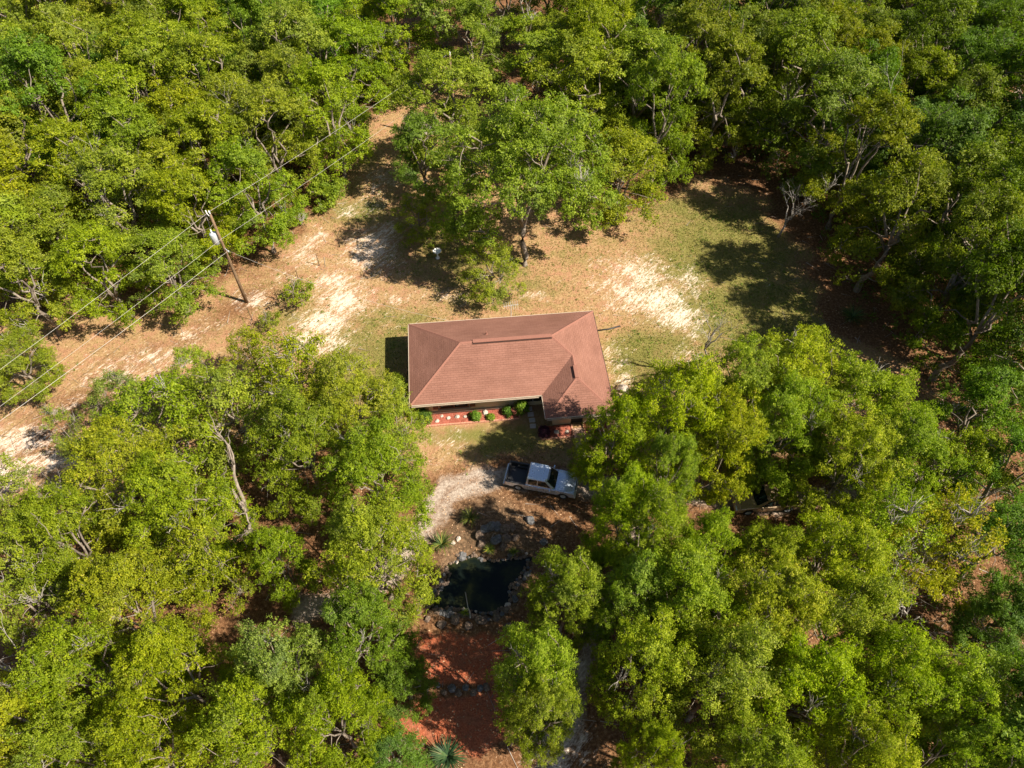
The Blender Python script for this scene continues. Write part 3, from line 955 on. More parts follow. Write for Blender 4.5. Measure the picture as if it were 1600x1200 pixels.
# ---------------------------------------------------------------- plants
def leaf_quads(rg, C, out, n_per, spread, size, up=.62, jit=.75, flat=.65):
    """C: (k,3) clump centres, out: (k,3) outward directions -> quads, tints"""
    k = len(C)
    idx = np.repeat(np.arange(k), n_per)
    n = len(idx)
    sp = spread[idx][:, None] if isinstance(spread, np.ndarray) else spread
    off = rg.normal(0, 1, (n, 3)); off /= np.maximum(1, np.linalg.norm(off, axis=1, keepdims=True) / 1.7)
    off[:, 2] *= flat
    # leaves gather into sprigs, so that small dark gaps open between them
    m = 10
    ns = max(1, n_per // m)
    sid = np.arange(n) // m
    big = off[sid * m]
    off = big
    sprig_t = rg.rand(int(sid.max()) + 1)[sid]
    sprig_n = rg.normal(0, .45, (int(sid.max()) + 1, 3))[sid]
    loc = rg.normal(0, 1, (n, 3)) * np.array([1, 1, .6])
    P = C[idx] + off * sp * .66 + loc * (size * .72)
    N = sprig_n + out[idx] * .55 + np.array([0, 0, up]) + rg.normal(0, jit * .75, (n, 3)) + off * .25 + loc * .2
    N /= np.linalg.norm(N, axis=1, keepdims=True)
    T = rg.normal(0, 1, (n, 3)); T -= N * (T * N).sum(1, keepdims=True); T /= np.linalg.norm(T, axis=1, keepdims=True)
    B = np.cross(N, T)
    s = size * rg.uniform(.65, 1.35, n)[:, None]
    V = np.zeros((n, 4, 3))
    V[:, 0] = P - T * s * .5
    V[:, 1] = P + B * s * .30 + N * s * .08
    V[:, 2] = P + T * s * .5
    V[:, 3] = P - B * s * .30 + N * s * .08
    ct = rg.rand(k)
    tint = np.clip(.35 * ct[idx] + .30 * sprig_t + .35 * rg.rand(n), 0, 1)
    return V, tint


scatter_cover()


def curve_pts(rg, a, b, n=4, sag=.12):
    a, b = np.array(a, float), np.array(b, float)
    L = np.linalg.norm(b - a)
    m = rg.normal(0, sag * L, 3); m[2] = abs(m[2]) * .6 + .06 * L
    t = np.linspace(0, 1, n + 1)[:, None]
    P = a * (1 - t) + b * t + m * (4 * t * (1 - t)) * .5
    P[1:-1] += rg.normal(0, .035 * L, (n - 1, 3))
    return [tuple(p) for p in P]


def make_tree(seed, Rr, H, K, clumps, leaves, lsize, bare=.1, base_frac=.27, trunks=1, spread=.58, tr=None, drop=.42, skirt=.42, twigvis=.15, gap=None):
    """returns (trunk mesh, crown mesh, dead branch mesh or None)"""
    rg = np.random.RandomState(seed)
    tr = tr or .018 * H + .012 * Rr
    B, rb = [], []
    base_r = Rr / math.sqrt(K) * 1.38
    for i in range(K):
        low = rg.rand() < skirt
        rad = Rr * .80 * math.sqrt((i + .6) / K)
        an = i * 2.39996 + rg.normal(0, .35)
        q = rad / Rr
        r_ = base_r * rg.uniform(.55, 1.35)
        if gap is not None and q > .35 and math.cos(an - gap) > .55: low = False
        if low and q > .35:
            zz = H * rg.uniform(base_frac, base_frac + .2)
            rad *= rg.uniform(.95, 1.15)
        else:
            zz = H - r_ * .75 - H * drop * q ** 2.2 + rg.normal(0, .05 * H)
        B.append((rad * math.cos(an) + rg.normal(0, .06 * Rr), rad * math.sin(an) + rg.normal(0, .06 * Rr), max(zz, H * .3)))
        rb.append(r_)
    for i in range(int(K * .55)):
        an = i * 2.39996 + 1.1 + rg.normal(0, .3)
        rad = Rr * rg.uniform(.62, .98)
        if gap is not None and math.cos(an - gap) > .5: continue
        B.append((rad * math.cos(an), rad * math.sin(an), H * rg.uniform(base_frac * .75, base_frac + .22)))
        rb.append(base_r * rg.uniform(.65, 1.1))
    B = np.array(B); rb = np.array(rb); K = len(B)
    mb = dead = MB()
    dead_f = []
    forks = []
    for t in range(trunks):
        lean = rg.normal(0, .05 * Rr, 2) if trunks == 1 else np.array([math.cos(t * 2.1 + 1), math.sin(t * 2.1 + 1)]) * .22 * Rr
        fz = H * rg.uniform(.30, .40)
        b0 = (0, 0, -.25) if trunks == 1 else (lean[0] * .18, lean[1] * .18, -.25)
        f_ = (lean[0], lean[1], fz)
        pts = curve_pts(rg, b0, f_, 5, .05)
        mb.tube(pts, [tr * 1.45] + [tr * (1 - .06 * k) for k in range(1, 6)], 8)
        forks.append(np.array(f_))
    C, OUT = [], []
    is_dead = rg.rand(K) < bare
    # main limbs: boughs are shared out by direction, each limb carries its own
    nl = 4 + (Rr > 5) + 2 * (Rr > 8)
    limb_of = ((np.arctan2(B[:, 1], B[:, 0]) + rg.uniform(0, 1)) % (2 * math.pi) / (2 * math.pi) * nl).astype(int) % nl
    limbs = {}
    for l in range(nl):
        sel = B[limb_of == l]
        if len(sel) == 0: continue
        tgt = sel.mean(0) * np.array([.95, .95, 1.0]); tgt[2] = sel[:, 2].max() * .86
        f_ = forks[int(np.argmin([np.linalg.norm((f0 - tgt)[:2]) for f0 in forks]))]
        P = curve_pts(rg, f_ + np.array([0, 0, rg.uniform(-.7, .1)]), tgt, 6, .10)
        mb.tube(P, [tr * .52 * (1 - .12 * k) for k in range(7)], 6)
        limbs[l] = np.array(P)
    nodes = {l: [p_ * (1 - f_) + q_ * f_ for p_, q_ in zip(P[1:-1], P[2:]) for f_ in (0, .33, .67)] for l, P in limbs.items()}
    order = np.argsort([np.linalg.norm(B[i] - limbs[limb_of[i]][-1]) for i in range(K)])
    for i in order:
        P = nodes[limb_of[i]]
        end = B[i] + np.array([0, 0, -rb[i] * .15])
        Q = np.array(P)
        cost = np.linalg.norm(Q - end, axis=1) * rg.uniform(.85, 1.15, len(Q)) + np.maximum(0, Q[:, 2] - end[2] + .3) * .9
        st = Q[int(np.argmin(cost))]
        lr = tr * rg.uniform(.14, .22)
        pts = curve_pts(rg, st, end, 4, .14)
        P += [np.array(q_) for q_ in pts[1:4]]
        mb.tube(pts, [lr * (1 - .17 * k) for k in range(5)], 5)
        nc = max(3, int(clumps * (rb[i] / base_r) ** 1.6))
        f_start = len(mb.f)
        if is_dead[i]:
            for k in range(8):
                d = rg.normal(0, 1, 3); d[2] = abs(d[2]) * 1.3 + .35; d /= np.linalg.norm(d)
                e = B[i] + d * rb[i] * rg.uniform(.7, 1.2)
                p = curve_pts(rg, end, e, 3, .14)
                dead.tube(p, [.05, .038, .026, .012], 5)
                for q in range(3):
                    s0 = np.array(p[rg.randint(1, 4)])
                    e2 = s0 + (d + rg.normal(0, .6, 3)) * rb[i] * rg.uniform(.2, .5)
                    dead.tube([tuple(s0), tuple((s0 + e2) / 2 + rg.normal(0, .05, 3)), tuple(e2)], [.022, .016, .008], 4)
            nc = max(2, nc // 4)
            dead_f += list(range(f_start, len(mb.f)))
        for k in range(nc):
            d = rg.normal(0, 1, 3); d /= np.linalg.norm(d)
            if d[2] < -.35: d[2] = -d[2]
            e = B[i] + d * rb[i] * rg.uniform(.62, 1.08) * np.array([1, 1, .78])
            C.append(e)
            o_ = d + (e - np.array([0, 0, H * .5])) / Rr * .5
            OUT.append(o_ / np.linalg.norm(o_))
            ext = 1.0 if rg.rand() > twigvis else rg.uniform(1.15, 1.4)
            tip = B[i] + (e - B[i]) * ext
            mb.tube(curve_pts(rg, end, tip, 2, .1), [.032, .022, .010], 4, cap=False)
    C, OUT = np.array(C), np.array(OUT)
    sp = spread * rg.uniform(.7, 1.3, len(C)) * (base_r / 1.5) ** .35
    V, tint = leaf_quads(rg, C, OUT, leaves, sp, lsize)
    crown = fast_quads("crown", V, tint, M['leaf'])
    trunk = mb.mesh("trunk", M['bark'], True, fix=False)
    trunk.materials.append(M['deadwood'])
    for q in dead_f: trunk.polygons[q].material_index = 1
    return dict(R=Rr, H=H, trunk=trunk, crown=crown)


PROTO = {
    'wood': [make_tree(100 + i, 4.2, 12.5, 30 + i % 4, 7, 135, .165, bare=.03, spread=.66, twigvis=.08) for i in range(6)],
    'loose': [make_tree(200 + i, 3.8, 9.5, 17 + i, 8, 92, .165, bare=.12, trunks=1 + i % 3, spread=.62, twigvis=.3) for i in range(4)],
    'oak': [make_tree(300 + i, 6.5, 13.0, 50 + 4 * i, 7, 140, .165, bare=.03, spread=.70, twigvis=.12) for i in range(5)],
    'big': [make_tree(400, 9.5, 15.0, 90, 8, 130, .185, bare=.10, spread=.66, base_frac=.36, skirt=.36, twigvis=.2, gap=-1.35)],
    'slim': [make_tree(500 + i, 2.6, 14.0, 9, 10, 95, .2, bare=.12, base_frac=.6, drop=.3, skirt=.1, tr=.17) for i in range(3)],
    'bush': [make_tree(600 + i, 1.5, 2.8, 6, 9, 80, .17, bare=.0, base_frac=.2, trunks=3, spread=.38, tr=.05, skirt=.5) for i in range(3)],
    'sapling': [make_tree(700 + i, 1.5, 3.4, 5, 6, 38, .17, bare=.12, trunks=2, spread=.42, tr=.05) for i in range(2)],
}
PLACED = []
tree_rg = random.Random(2024)


def plant_tree(kind, x, y, r_w, h, label, cat="tree", group=None, tone=(1, 1, 1), name="tree", idx=None, rot=None, lean=(0, 0)):
    P = PROTO[kind]
    pr = P[tree_rg.randrange(len(P)) if idx is None else idx % len(P)]
    root = empty(name, (x, y, gz(x, y)), tree_rg.uniform(0, 6.283) if rot is None else rot)
    root.rotation_euler[0], root.rotation_euler[1] = lean
    s = r_w / pr['R']
    root.scale = (s, s, h / pr['H'])
    tag(root, label, cat, group)
    t = link("trunk", pr['trunk'], root)
    c = link("crown", pr['crown'], root)
    jr, jb = tree_rg.uniform(.86, 1.07), tree_rg.uniform(.8, 2.4)
    c.color = (tone[0] * jr, tone[1], tone[2] * jb, 1)
    PLACED.append((x, y, r_w))
    return root


def tree_px(kind, px, py, rpx, h, label, tone=(1, 1, 1), zc=.62, **kw):
    """place a tree so that the middle of its crown stands where the photo shows it"""
    c = at(px, py, h * zc)
    d = to_px(c)[2]
    return plant_tree(kind, c.x, c.y, rpx * d / FPX, h, label, tone=tone, **kw)


YL, MID, DK, GR, DD = (1.12, 1.06, .85), (1, 1, 1), (.66, .84, 1.0), (1.02, 1.0, 1.75), (.55, .72, .9)  # DD puts the shade of the dark gaps into the leaf tint
G1, G2, G3 = "trees lower left of the house", "trees lower right of the house", "trees round the clearing"
HAND = [
    # kind, px, py, r px, height, tone, label, group
    # --- big oak group behind the house
    ('big', 822, 282, 150, 15.0, MID, "great spreading oak with bare grey limbs behind the house", G3),
    ('wood', 695, 165, 78, 12.5, MID, "leaning oak with pale bare limbs beside the grey ash patch", G3),
    ('wood', 972, 270, 66, 9.5, MID, "oak at the right flank of the great spreading oak", G3),
    ('wood', 662, 235, 52, 9.0, DK, "small dark oak at the left flank of the great oak", G3),
    ('loose', 765, 415, 46, 6.0, MID, "leafy low tree left of the great oak's trunk, nearest the roof", G3),
    ('loose', 652, 335, 36, 5.0, MID, "small low tree left under the great oak on the sand", G3),
    ('wood', 905, 150, 78, 13, MID, "broad crown just behind the great oak to its right", G3),
    ('wood', 1000, 130, 72, 13, MID, "round bright crown up and right of the great oak", G3),
    ('wood', 632, 45, 58, 12.0, YL, "olive tree closing the top end of the track, below the top edge", G3),
    ('wood', 742, 62, 56, 11.5, MID, "tree beyond the leaning oak, at the top where the wood opens", G3),
    ('slim', 690, 20, 40, 15.0, GR, "tall slim tree with a long bare stem at the top centre", G3),
    ('loose', 600, 100, 42, 8.0, YL, "low olive brown tree near the far end of the wires", G3),
    ('wood', 1530, 640, 66, 10.5, DK, "dark tree at the right edge just below the house's level", G3),
    ('wood', 1580, 740, 66, 11.0, DK, "dark tree at the right edge above the yellow leaved one", G3),
    ('wood', 1495, 735, 60, 9.5, MID, "green tree between the driveway's end and the dark right edge", G3),
    ('wood', 1570, 850, 62, 8.5, DD, "shaded tree at the right edge beside the yellow leaved one", G3),
    ('wood', 1590, 960, 60, 7.5, DD, "low shaded tree in the dark gap at the right edge", G3),
    ('wood', 1545, 985, 52, 6.5, DD, "low shaded tree just behind the outermost bright oak", G3),
    ('wood', 1590, 1085, 56, 7.0, DD, "low shaded tree at the right edge near the bottom corner", G3),
    # --- edge of the wood behind the power line
    ('wood', 160, 420, 66, 9.5, YL, "bright low oak at the wood edge far left of the utility pole", G3),
    ('wood', 262, 420, 62, 8.5, MID, "low round oak left of the pole at the end of its shadow", G3),
    ('wood', 25, 430, 62, 11, MID, "oak at the left picture edge above the shaded gap", G3),
    ('wood', 395, 300, 62, 11, MID, "round bright oak just right of the utility pole's top", G3),
    ('wood', 300, 330, 60, 11, YL, "bright oak whose crown stands behind the pole's transformer", G3),
    ('wood', 330, 240, 66, 12, MID, "oak in the wood two crowns behind the utility pole", G3),
    ('wood', 425, 215, 62, 12, MID, "oak with a pale standing trunk beside the wires behind the pole", G3),
    ('wood', 515, 175, 58, 12, YL, "yellowish oak at the wood edge where the wires pass above", G3),
    ('wood', 545, 90, 60, 12, MID, "oak at the wood edge near the far end of the wires", G3),
    ('oak', 28, 565, 55, 6.0, MID, "isolated low round oak on the orange track at the left edge", G3),
    ('bush', 505, 290, 26, 3.5, MID, "small shrub by the wood edge left of the big shadow", G3),
    ('bush', 458, 335, 16, 2.0, MID, "tiny bush on the grass at the wood edge", G3),
    ('sapling', 345, 395, 20, 3.4, GR, "thin pale sapling at the foot of the wood beside the pole", G3),
    ('sapling', 462, 452, 24, 3.2, YL, "sparse yellowish sapling right of the utility pole's base", G3),
    ('sapling', 418, 497, 17, 2.8, MID, "small leafy sapling below the utility pole's base", G3),
    # --- lower left group
    ('loose', 100, 668, 28, 6.0, GR, "grey green tree leaning over the white sand at far left", G1),
    ('loose', 190, 628, 40, 6.5, GR, "open grey green tree with white sand showing through it", G1),
    ('loose', 300, 592, 42, 6.5, YL, "loose tree standing at the edge of the sandy track", G1),
    ('loose', 392, 556, 40, 6.0, YL, "slender tree topmost of the lower left group, below the pole", G1),
    ('loose', 255, 660, 78, 8.0, MID, "open crowned tree behind the sandy track, second row", G1),
    ('loose', 350, 640, 74, 8.5, GR, "greyish tree with pale forked stems in the lower left group", G1),
    ('loose', 470, 590, 72, 9.0, YL, "tall loose tree left of the house's shaded side", G1),
    ('oak', 550, 630, 82, 9.5, YL, "bright tree nearest the left end of the house", G1),
    ('loose', 622, 655, 45, 6.0, YL, "small bright tree touching the house's front left corner", G1),
    ('bush', 618, 606, 18, 3.2, YL, "little upright shrub in the house's shadow at its left side", G1),
    ('oak', 590, 745, 88, 10.0, MID, "full green oak left of the driveway's bend", G1),
    ('oak', 470, 700, 82, 10.5, MID, "oak whose crown leans over the thick forked trunk", G1),
    ('oak', 190, 745, 98, 10.0, YL, "broad yellowish oak in the middle of the lower left group", G1),
    ('oak', 285, 800, 95, 10.5, MID, "broad dense oak left of the thick forked trunk", G1),
    ('oak', 105, 840, 85, 10.0, MID, "oak with shaded gaps left of the broad dense oak", G1),
    ('loose', 15, 800, 70, 8.0, GR, "grey green tree at the left edge below the white sand", G1),
    ('loose', 35, 920, 72, 9.0, GR, "grey twiggy tree at the left edge with bleached branches", G1),
    ('oak', 585, 870, 92, 10.5, YL, "bright full oak left of the pond", G1),
    ('wood', 438, 880, 46, 9.0, MID, "narrow green tree below the thick forked trunk", G1),
    ('loose', 328, 866, 56, 9.5, YL, "tree with bleached bare branches above the brown clearing gap", G1),
    ('oak', 210, 950, 98, 11, YL, "large yellowish oak low in the left corner group", G1),
    ('oak', 150, 1060, 95, 12, MID, "oak above the left bottom corner with brown ground beside it", G1),
    ('oak', 282, 1062, 84, 12, YL, "finely leaved oak between the brown gap and the bottom edge", G1),
    ('oak', 448, 1052, 80, 12, GR, "pale twiggy oak below the brown clearing gap", G1),
    ('oak', 565, 1000, 80, 10, DK, "dark dense oak left of the red mulch", G1),
    ('oak', 520, 1120, 80, 12, YL, "bright tall oak at the bottom left of the red mulch", G1),
    ('wood', 632, 1068, 46, 5.0, DD, "low dark tree in shade at the waist of the red mulch", G1),
    ('oak', 395, 1150, 90, 12.5, YL, "pale oak at the bottom edge left of centre", G1),
    ('oak', 45, 1130, 92, 12, YL, "bright yellow green oak in the bottom left corner", G1),
    ('oak', 250, 1175, 85, 12, MID, "oak at the bottom edge with bare grey twigs beside it", G1),
    ('wood', 615, 1180, 50, 4.5, DD, "low dark bush at the bottom edge left of the palmetto", G1),
    ('oak', 120, 1190, 80, 11.5, MID, "oak at the bottom edge right of the corner tree", G1),
    # --- lower right group
    ('oak', 965, 690, 66, 11.0, YL, "small oak shading the porch corner of the house", G2),
    ('oak', 1045, 655, 84, 13.0, YL, "yellowish oak just right of the house's front wing", G2),
    ('oak', 1155, 615, 76, 10.5, YL, "bright oak beside the bleached dead tree", G2),
    ('oak', 1240, 600, 90, 10.5, YL, "sunlit oak topmost of the lower right group", G2),
    ('oak', 1345, 640, 88, 10.5, MID, "oak at the upper right of the lower right group", G2),
    ('oak', 1130, 690, 68, 11, YL, "yellow green oak above the driveway gap in the trees", G2),
    ('oak', 1222, 674, 74, 11, YL, "yellow green oak above the tan car", G2),
    ('oak', 1320, 725, 80, 11, YL, "yellow green oak up and right of the tan car", G2),
    ('oak', 1410, 720, 76, 11, MID, "oak at the right end of the row above the driveway", G2),
    ('loose', 912, 706, 24, 5.0, YL, "low leafy tree on the lawn between porch and truck", G2),
    ('oak', 975, 812, 58, 11.5, YL, "leafy oak covering the front end of the silver truck", G2),
    ('oak', 1045, 738, 46, 11.0, MID, "oak behind the truck's nose over the driveway", G2),
    ('oak', 1010, 850, 66, 11.5, MID, "darker gapped oak over the sandy side track", G2),
    ('oak', 1098, 866, 58, 9.5, YL, "oak below the driveway gap left of the tan car", G2),
    ('oak', 1190, 886, 66, 9.5, MID, "deep green oak in front of the tan car", G2),
    ('oak', 1295, 875, 82, 11, YL, "oak below and right of the tan car", G2),
    ('loose', 1380, 850, 72, 10.5, YL, "yellowish open tree right of the tan car's row", G2),
    ('loose', 1470, 855, 72, 11, (1.2, 1.0, .8), "yellow leaved tree at the right rim of the lower right group", G2),
    ('oak', 885, 930, 66, 10.5, MID, "bushy oak at the right bank of the pond", G2),
    ('oak', 990, 945, 68, 10.5, MID, "gapped oak beside the sandy side track", G2),
    ('oak', 1075, 945, 92, 12, MID, "broad oak centre of the lower right group", G2),
    ('oak', 1190, 955, 92, 12, YL, "broad sunlit oak right of the centre oak, lower right group", G2),
    ('oak', 1310, 975, 90, 11, MID, "oak with dead twigs on its right side, lower right", G2),
    ('oak', 838, 1055, 72, 12.5, YL, "rounded oak at the right side of the red mulch", G2),
    ('oak', 848, 1116, 54, 12.5, MID, "smaller oak between red mulch and the sandy track", G2),
    ('oak', 1005, 1046, 84, 12, MID, "oak over the sandy track with a bare trunk below", G2),
    ('oak', 1120, 1065, 100, 12.5, MID, "large oak above the dark hollow near the bottom edge", G2),
    ('oak', 1240, 1085, 96, 12, YL, "large pale oak near the bottom edge", G2),
    ('oak', 1360, 1075, 95, 11.5, YL, "large bright oak towards the bottom right corner", G2),
    ('oak', 1465, 1100, 92, 11, YL, "outermost bright oak next to the dark right corner", G2),
    ('oak', 1015, 1188, 52, 11.5, YL, "bright oak at the bottom edge beside the sandy track", G2),
    ('oak', 1170, 1195, 80, 12, MID, "oak at the bottom edge under the dark hollow", G2),
    ('oak', 1330, 1190, 85, 12, YL, "oak at the bottom edge towards the right corner", G2),
    ('oak', 1480, 1185, 75, 11.5, YL, "oak at the bottom edge nearest the right corner", G2),
]
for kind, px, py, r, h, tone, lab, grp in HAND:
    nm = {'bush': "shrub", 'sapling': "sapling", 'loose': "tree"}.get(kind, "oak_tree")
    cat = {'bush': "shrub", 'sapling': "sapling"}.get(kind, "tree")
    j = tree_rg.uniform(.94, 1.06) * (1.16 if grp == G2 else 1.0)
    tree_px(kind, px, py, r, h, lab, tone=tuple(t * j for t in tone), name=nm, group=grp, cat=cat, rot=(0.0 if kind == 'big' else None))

# ---- the woods beyond: every tree its own object
OPEN = W2([(-200, 900), (-120, 520), (40, 500), (120, 470), (200, 470), (320, 430), (400, 400), (430, 370), (490, 320), (535, 250), (590, 180),
           (640, 125), (700, 95), (760, 110), (800, 180), (900, 260), (960, 330), (1030, 310), (1080, 275), (1180, 275),
           (1250, 350), (1295, 430), (1335, 500), (1400, 555), (1460, 615), (1430, 700), (1415, 800), (1420, 950), (1440, 1100), (1460, 1300), (1400, 1500), (-300, 1500)])
WHERE = [((-1000, 250), (-1000, 130), "in the upper left corner wood"), ((250, 480), (-1000, 130), "in the wood at the top, left of the wires"),
         ((-1000, 200), (130, 330), "in the left wood below the corner"), ((200, 600), (130, 330), "in the wood behind the utility pole"),
         ((-1000, 400), (330, 2000), "at the left edge beside the track"),
         ((480, 700), (-1000, 130), "at the top where the wood opens"), ((700, 900), (-1000, 130), "at the top behind the great oak"),
         ((900, 1130), (-1000, 130), "at the top right of centre"), ((1130, 1350), (-1000, 130), "at the top of the right wood"),
         ((1350, 3000), (-1000, 130), "in the upper right corner wood"),
         ((900, 1180), (130, 330), "behind the clearing's upper end"), ((1180, 1400), (130, 260), "in the shaded right wood"),
         ((1400, 3000), (130, 260), "near the right edge, upper part"), ((1180, 1400), (260, 600), "beside the clearing's shaded right side"),
         ((1400, 3000), (260, 480), "at the right edge, level with the clearing"), ((1400, 3000), (480, 720), "at the right edge, level with the house"),
         ((1400, 3000), (720, 2000), "in the dark right edge below the house")]
rg = np.random.RandomState(31)
cnt = 0
cand = np.stack([rg.uniform(-84, 84, 26000), rg.uniform(6, 108, 26000)], -1)
od = poly_dist(cand[:, 0], cand[:, 1], OPEN)
for (x, y), dist in zip(cand, od):
    far = y > 84
    r_w = rg.uniform(3.3, 4.9)
    h = rg.uniform(8.5, 15.0)
    if dist > -0.15 * r_w: continue
    if x > 8 and dist > -9: h = rg.uniform(13.0, 16.0)
    cx, cy, d = to_px((x, y, h * .7))
    m = r_w * FPX / d
    if cx < -m * .6 or cx > 1600 + m * .9 or cy < -m * .75 or cy > 1200 + m * .3: continue
    thin = 560 < cx < 900 and cy < 130
    ok = True
    for (qx, qy, qr) in PLACED:
        lim = (.56 if not thin else .64) * (r_w + qr)
        if (qx - x) ** 2 + (qy - y) ** 2 < lim * lim: ok = False; break
    if not ok: continue
    if cnt >= 215: break
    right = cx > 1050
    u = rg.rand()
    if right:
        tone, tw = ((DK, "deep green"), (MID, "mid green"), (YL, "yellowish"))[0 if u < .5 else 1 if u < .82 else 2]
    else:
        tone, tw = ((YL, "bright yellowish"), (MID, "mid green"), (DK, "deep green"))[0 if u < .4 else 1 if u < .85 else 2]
    kind = 'slim' if (thin and rg.rand() < .7) else 'wood'
    if kind == 'slim': r_w *= .7; h += 1.5
    pr_i = int(rg.randint(6))
    place = next((w_ for (a, b), (c, d2), w_ in WHERE if a <= cx < b and c <= cy < d2), "in the dense wood")
    form = "tall slim tree" if kind == 'slim' else ("small oak" if r_w < 3.8 else "oak" if r_w < 4.4 else "broad oak")
    j = rg.uniform(.9, 1.1) * (.72 if right and cy < 620 else 1.0)  # upper right leaf tint darkened to stand for the wood's shade
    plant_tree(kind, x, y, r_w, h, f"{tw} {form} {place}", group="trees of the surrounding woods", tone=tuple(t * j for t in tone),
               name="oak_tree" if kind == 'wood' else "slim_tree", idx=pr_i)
    cnt += 1
SC["wood_trees"] = cnt

def undergrowth():
    rg_ = np.random.RandomState(404)
    c = np.stack([rg_.uniform(-72, 72, 9000), rg_.uniform(8, 100, 9000)], -1)
    od_ = poly_dist(c[:, 0], c[:, 1], OPEN)
    nz = fbm(c[:, 0], c[:, 1], 7, 71)
    keep = (od_ < -1.0) & (nz + .25 * np.exp(od_ / 4) > .56) & (np.abs(c[:, 0]) < 24 + c[:, 1] * .55)
    c = c[keep][:1100]
    k = len(c)
    C = np.concatenate([c, (ground_z(c[:, 0], c[:, 1]) + rg_.uniform(.15, .6, k))[:, None]], 1)
    O = np.tile(np.array([0, 0, 1.0]), (k, 1))
    V, t = leaf_quads(rg_, C, O, 46, rg_.uniform(.5, 1.1, k), .2, jit=.7, flat=.5)
    o_ = link("undergrowth", fast_quads("undergrowth", V, t, M['leaf_dark']))
    o_.color = (1.5, 1.3, 1, 1)
    tag(o_, "low scrubby undergrowth on the floor of the surrounding woods", "undergrowth", kind='stuff')


undergrowth()

# thick forked trunk standing in the lower left gap
def bare_tree(name, label, cat, x, y, h, r0, seed, spreadv, mat, depth=3, lean=(0, 0)):
    rg_ = np.random.RandomState(seed)
    root = empty(name, (x, y, gz(x, y)))
    tag(root, label, cat)
    tk, br = MB(), MB()

    def grow(p, d, L, r, lev):
        e = p + d * L
        pts = curve_pts(rg_, p, e, 4, .06)
        (tk if lev == 0 else br).tube(pts, [r * (1 - .12 * k) for k in range(5)], 7 if lev < 2 else 4)
        if lev >= depth: return
        for k in range(3 if lev else 4):
            q = np.array(pts[rg_.randint(2, 5)])
            dd = d + rg_.normal(0, spreadv, 3); dd[2] = abs(dd[2]) * .8 + .25; dd /= np.linalg.norm(dd)
            grow(q, dd, L * rg_.uniform(.5, .78), r * .45, lev + 1)
    d0 = np.array([lean[0], lean[1], 1.0]); d0 /= np.linalg.norm(d0)
    grow(np.array([0, 0, -.15]), d0, h * .45, r0, 0)
    tk.build("trunk", mat, root, True); br.build("branches", mat, root, True)
    return root


p = at(402, 842)
bare_tree("bare_tree", "thick grey forked trunk standing bare among the lower left oaks", "tree", p.x, p.y, 11.0, .34, 11, .55, M['bark'], 3, (.05, .05))
p = at(1086, 592)
bare_tree("dead_tree", "bleached leafless dead tree on the lawn right of the house", "tree", p.x, p.y, 8.6, .13, 23, .42, M['deadwood'], 4)
for px, py, h, lab in ((1235, 318, 6.5, "tangle of leafless grey twigs at the shaded upper end of the clearing"),
                       (1432, 945, 8.0, "grey leafless snag at the right rim of the lower right oaks"),
                       (150, 300, 12.5, "bleached snag rising through the left wood"),
                       (372, 190, 13.5, "bleached snag rising through the wood behind the pole"),
                       (1355, 215, 14.5, "fallen grey limb caught in the crowns of the right wood"),
                       (20, 1030, 10.0, "bleached snag at the left edge near the bottom")):
    q = at(px, py, h * .6)
    bare_tree("dead_tree", lab, "tree", q.x, q.y, h, .13, int(px), .5, M['deadwood'], 4)


# clipped shrubs by the house
def shrub_mesh(seed, r, leaves, size, mat, flat=.9):
    rg_ = np.random.RandomState(seed)
    n = 60
    d = rg_.normal(0, 1, (n, 3)); d /= np.linalg.norm(d, axis=1, keepdims=True)
    d[:, 2] = np.where(d[:, 2] < -.5, -d[:, 2], d[:, 2])
    C = d * r * rg_.uniform(.7, 1.0, (n, 1)) * np.array([1, 1, flat]) + np.array([0, 0, r * flat * .85])
    V, t = leaf_quads(rg_, C, d, leaves, r * .22, size, jit=.6)
    return fast_quads("foliage", V, t, mat)


def small_shrub(px, py, r, label, seed, mat=None, flat=.9, tone=(1, 1, 1), name="shrub"):
    p_ = at(px, py, r * .8)
    root = empty(name, (p_.x, p_.y, .03))
    tag(root, label, "shrub", "shrubs along the house front")
    o_ = link("foliage", shrub_mesh(seed, r, 42, .10, mat or M['leaf_dark'], flat), root)
    o_.color = (*tone, 1)
    m_ = MB()
    for k in range(4):
        a_ = k * 1.57 + .3
        m_.tube([(0, 0, -.1), (math.cos(a_) * r * .2, math.sin(a_) * r * .2, r * .6), (math.cos(a_) * r * .5, math.sin(a_) * r * .5, r * 1.3)], [.03, .022, .01], 5)
    m_.build("stem", M['bark'], root)


small_shrub(662, 653, .62, "dark dense shrub at the left end of the long mulch bed", 1, flat=1.05)
small_shrub(743, 650, .36, "round clipped bright shrub alone in the middle of the mulch bed", 2, tone=(1.5, 1.5, 1))
small_shrub(767, 652, .22, "small flowering plant at the front edge of the mulch bed", 3, tone=(2.2, 1.7, 1))
small_shrub(794, 643, .38, "round shrub left of the terracotta pot", 4, tone=(1.1, 1.2, 1))
small_shrub(815, 640, .52, "tall yellowish shrub right of the terracotta pot", 5, flat=1.5, tone=(1.9, 1.75, 1))
small_shrub(850, 675, .40, "dark purple bush in the brick edged porch bed", 6, mat=M['plum'])
p = at(804, 644, .3)
pot = empty("plant_pot", (p.x, p.y, .05)); tag(pot, "terracotta urn between two shrubs at the end of the mulch bed", "pot")
mb = MB(); mb.lathe((0, 0, 0), [(.14, 0), (.22, .18), (.24, .42), (.19, .52), (.25, .60), (.25, .64), (.2, .63)], 18); mb.build("urn", M['terracotta'], pot, True)
mb = MB(); mb.lathe((0, 0, .58), [(.19, 0), (.19, .03), (.02, .035)], 14); mb.build("soil", M['black'], pot)


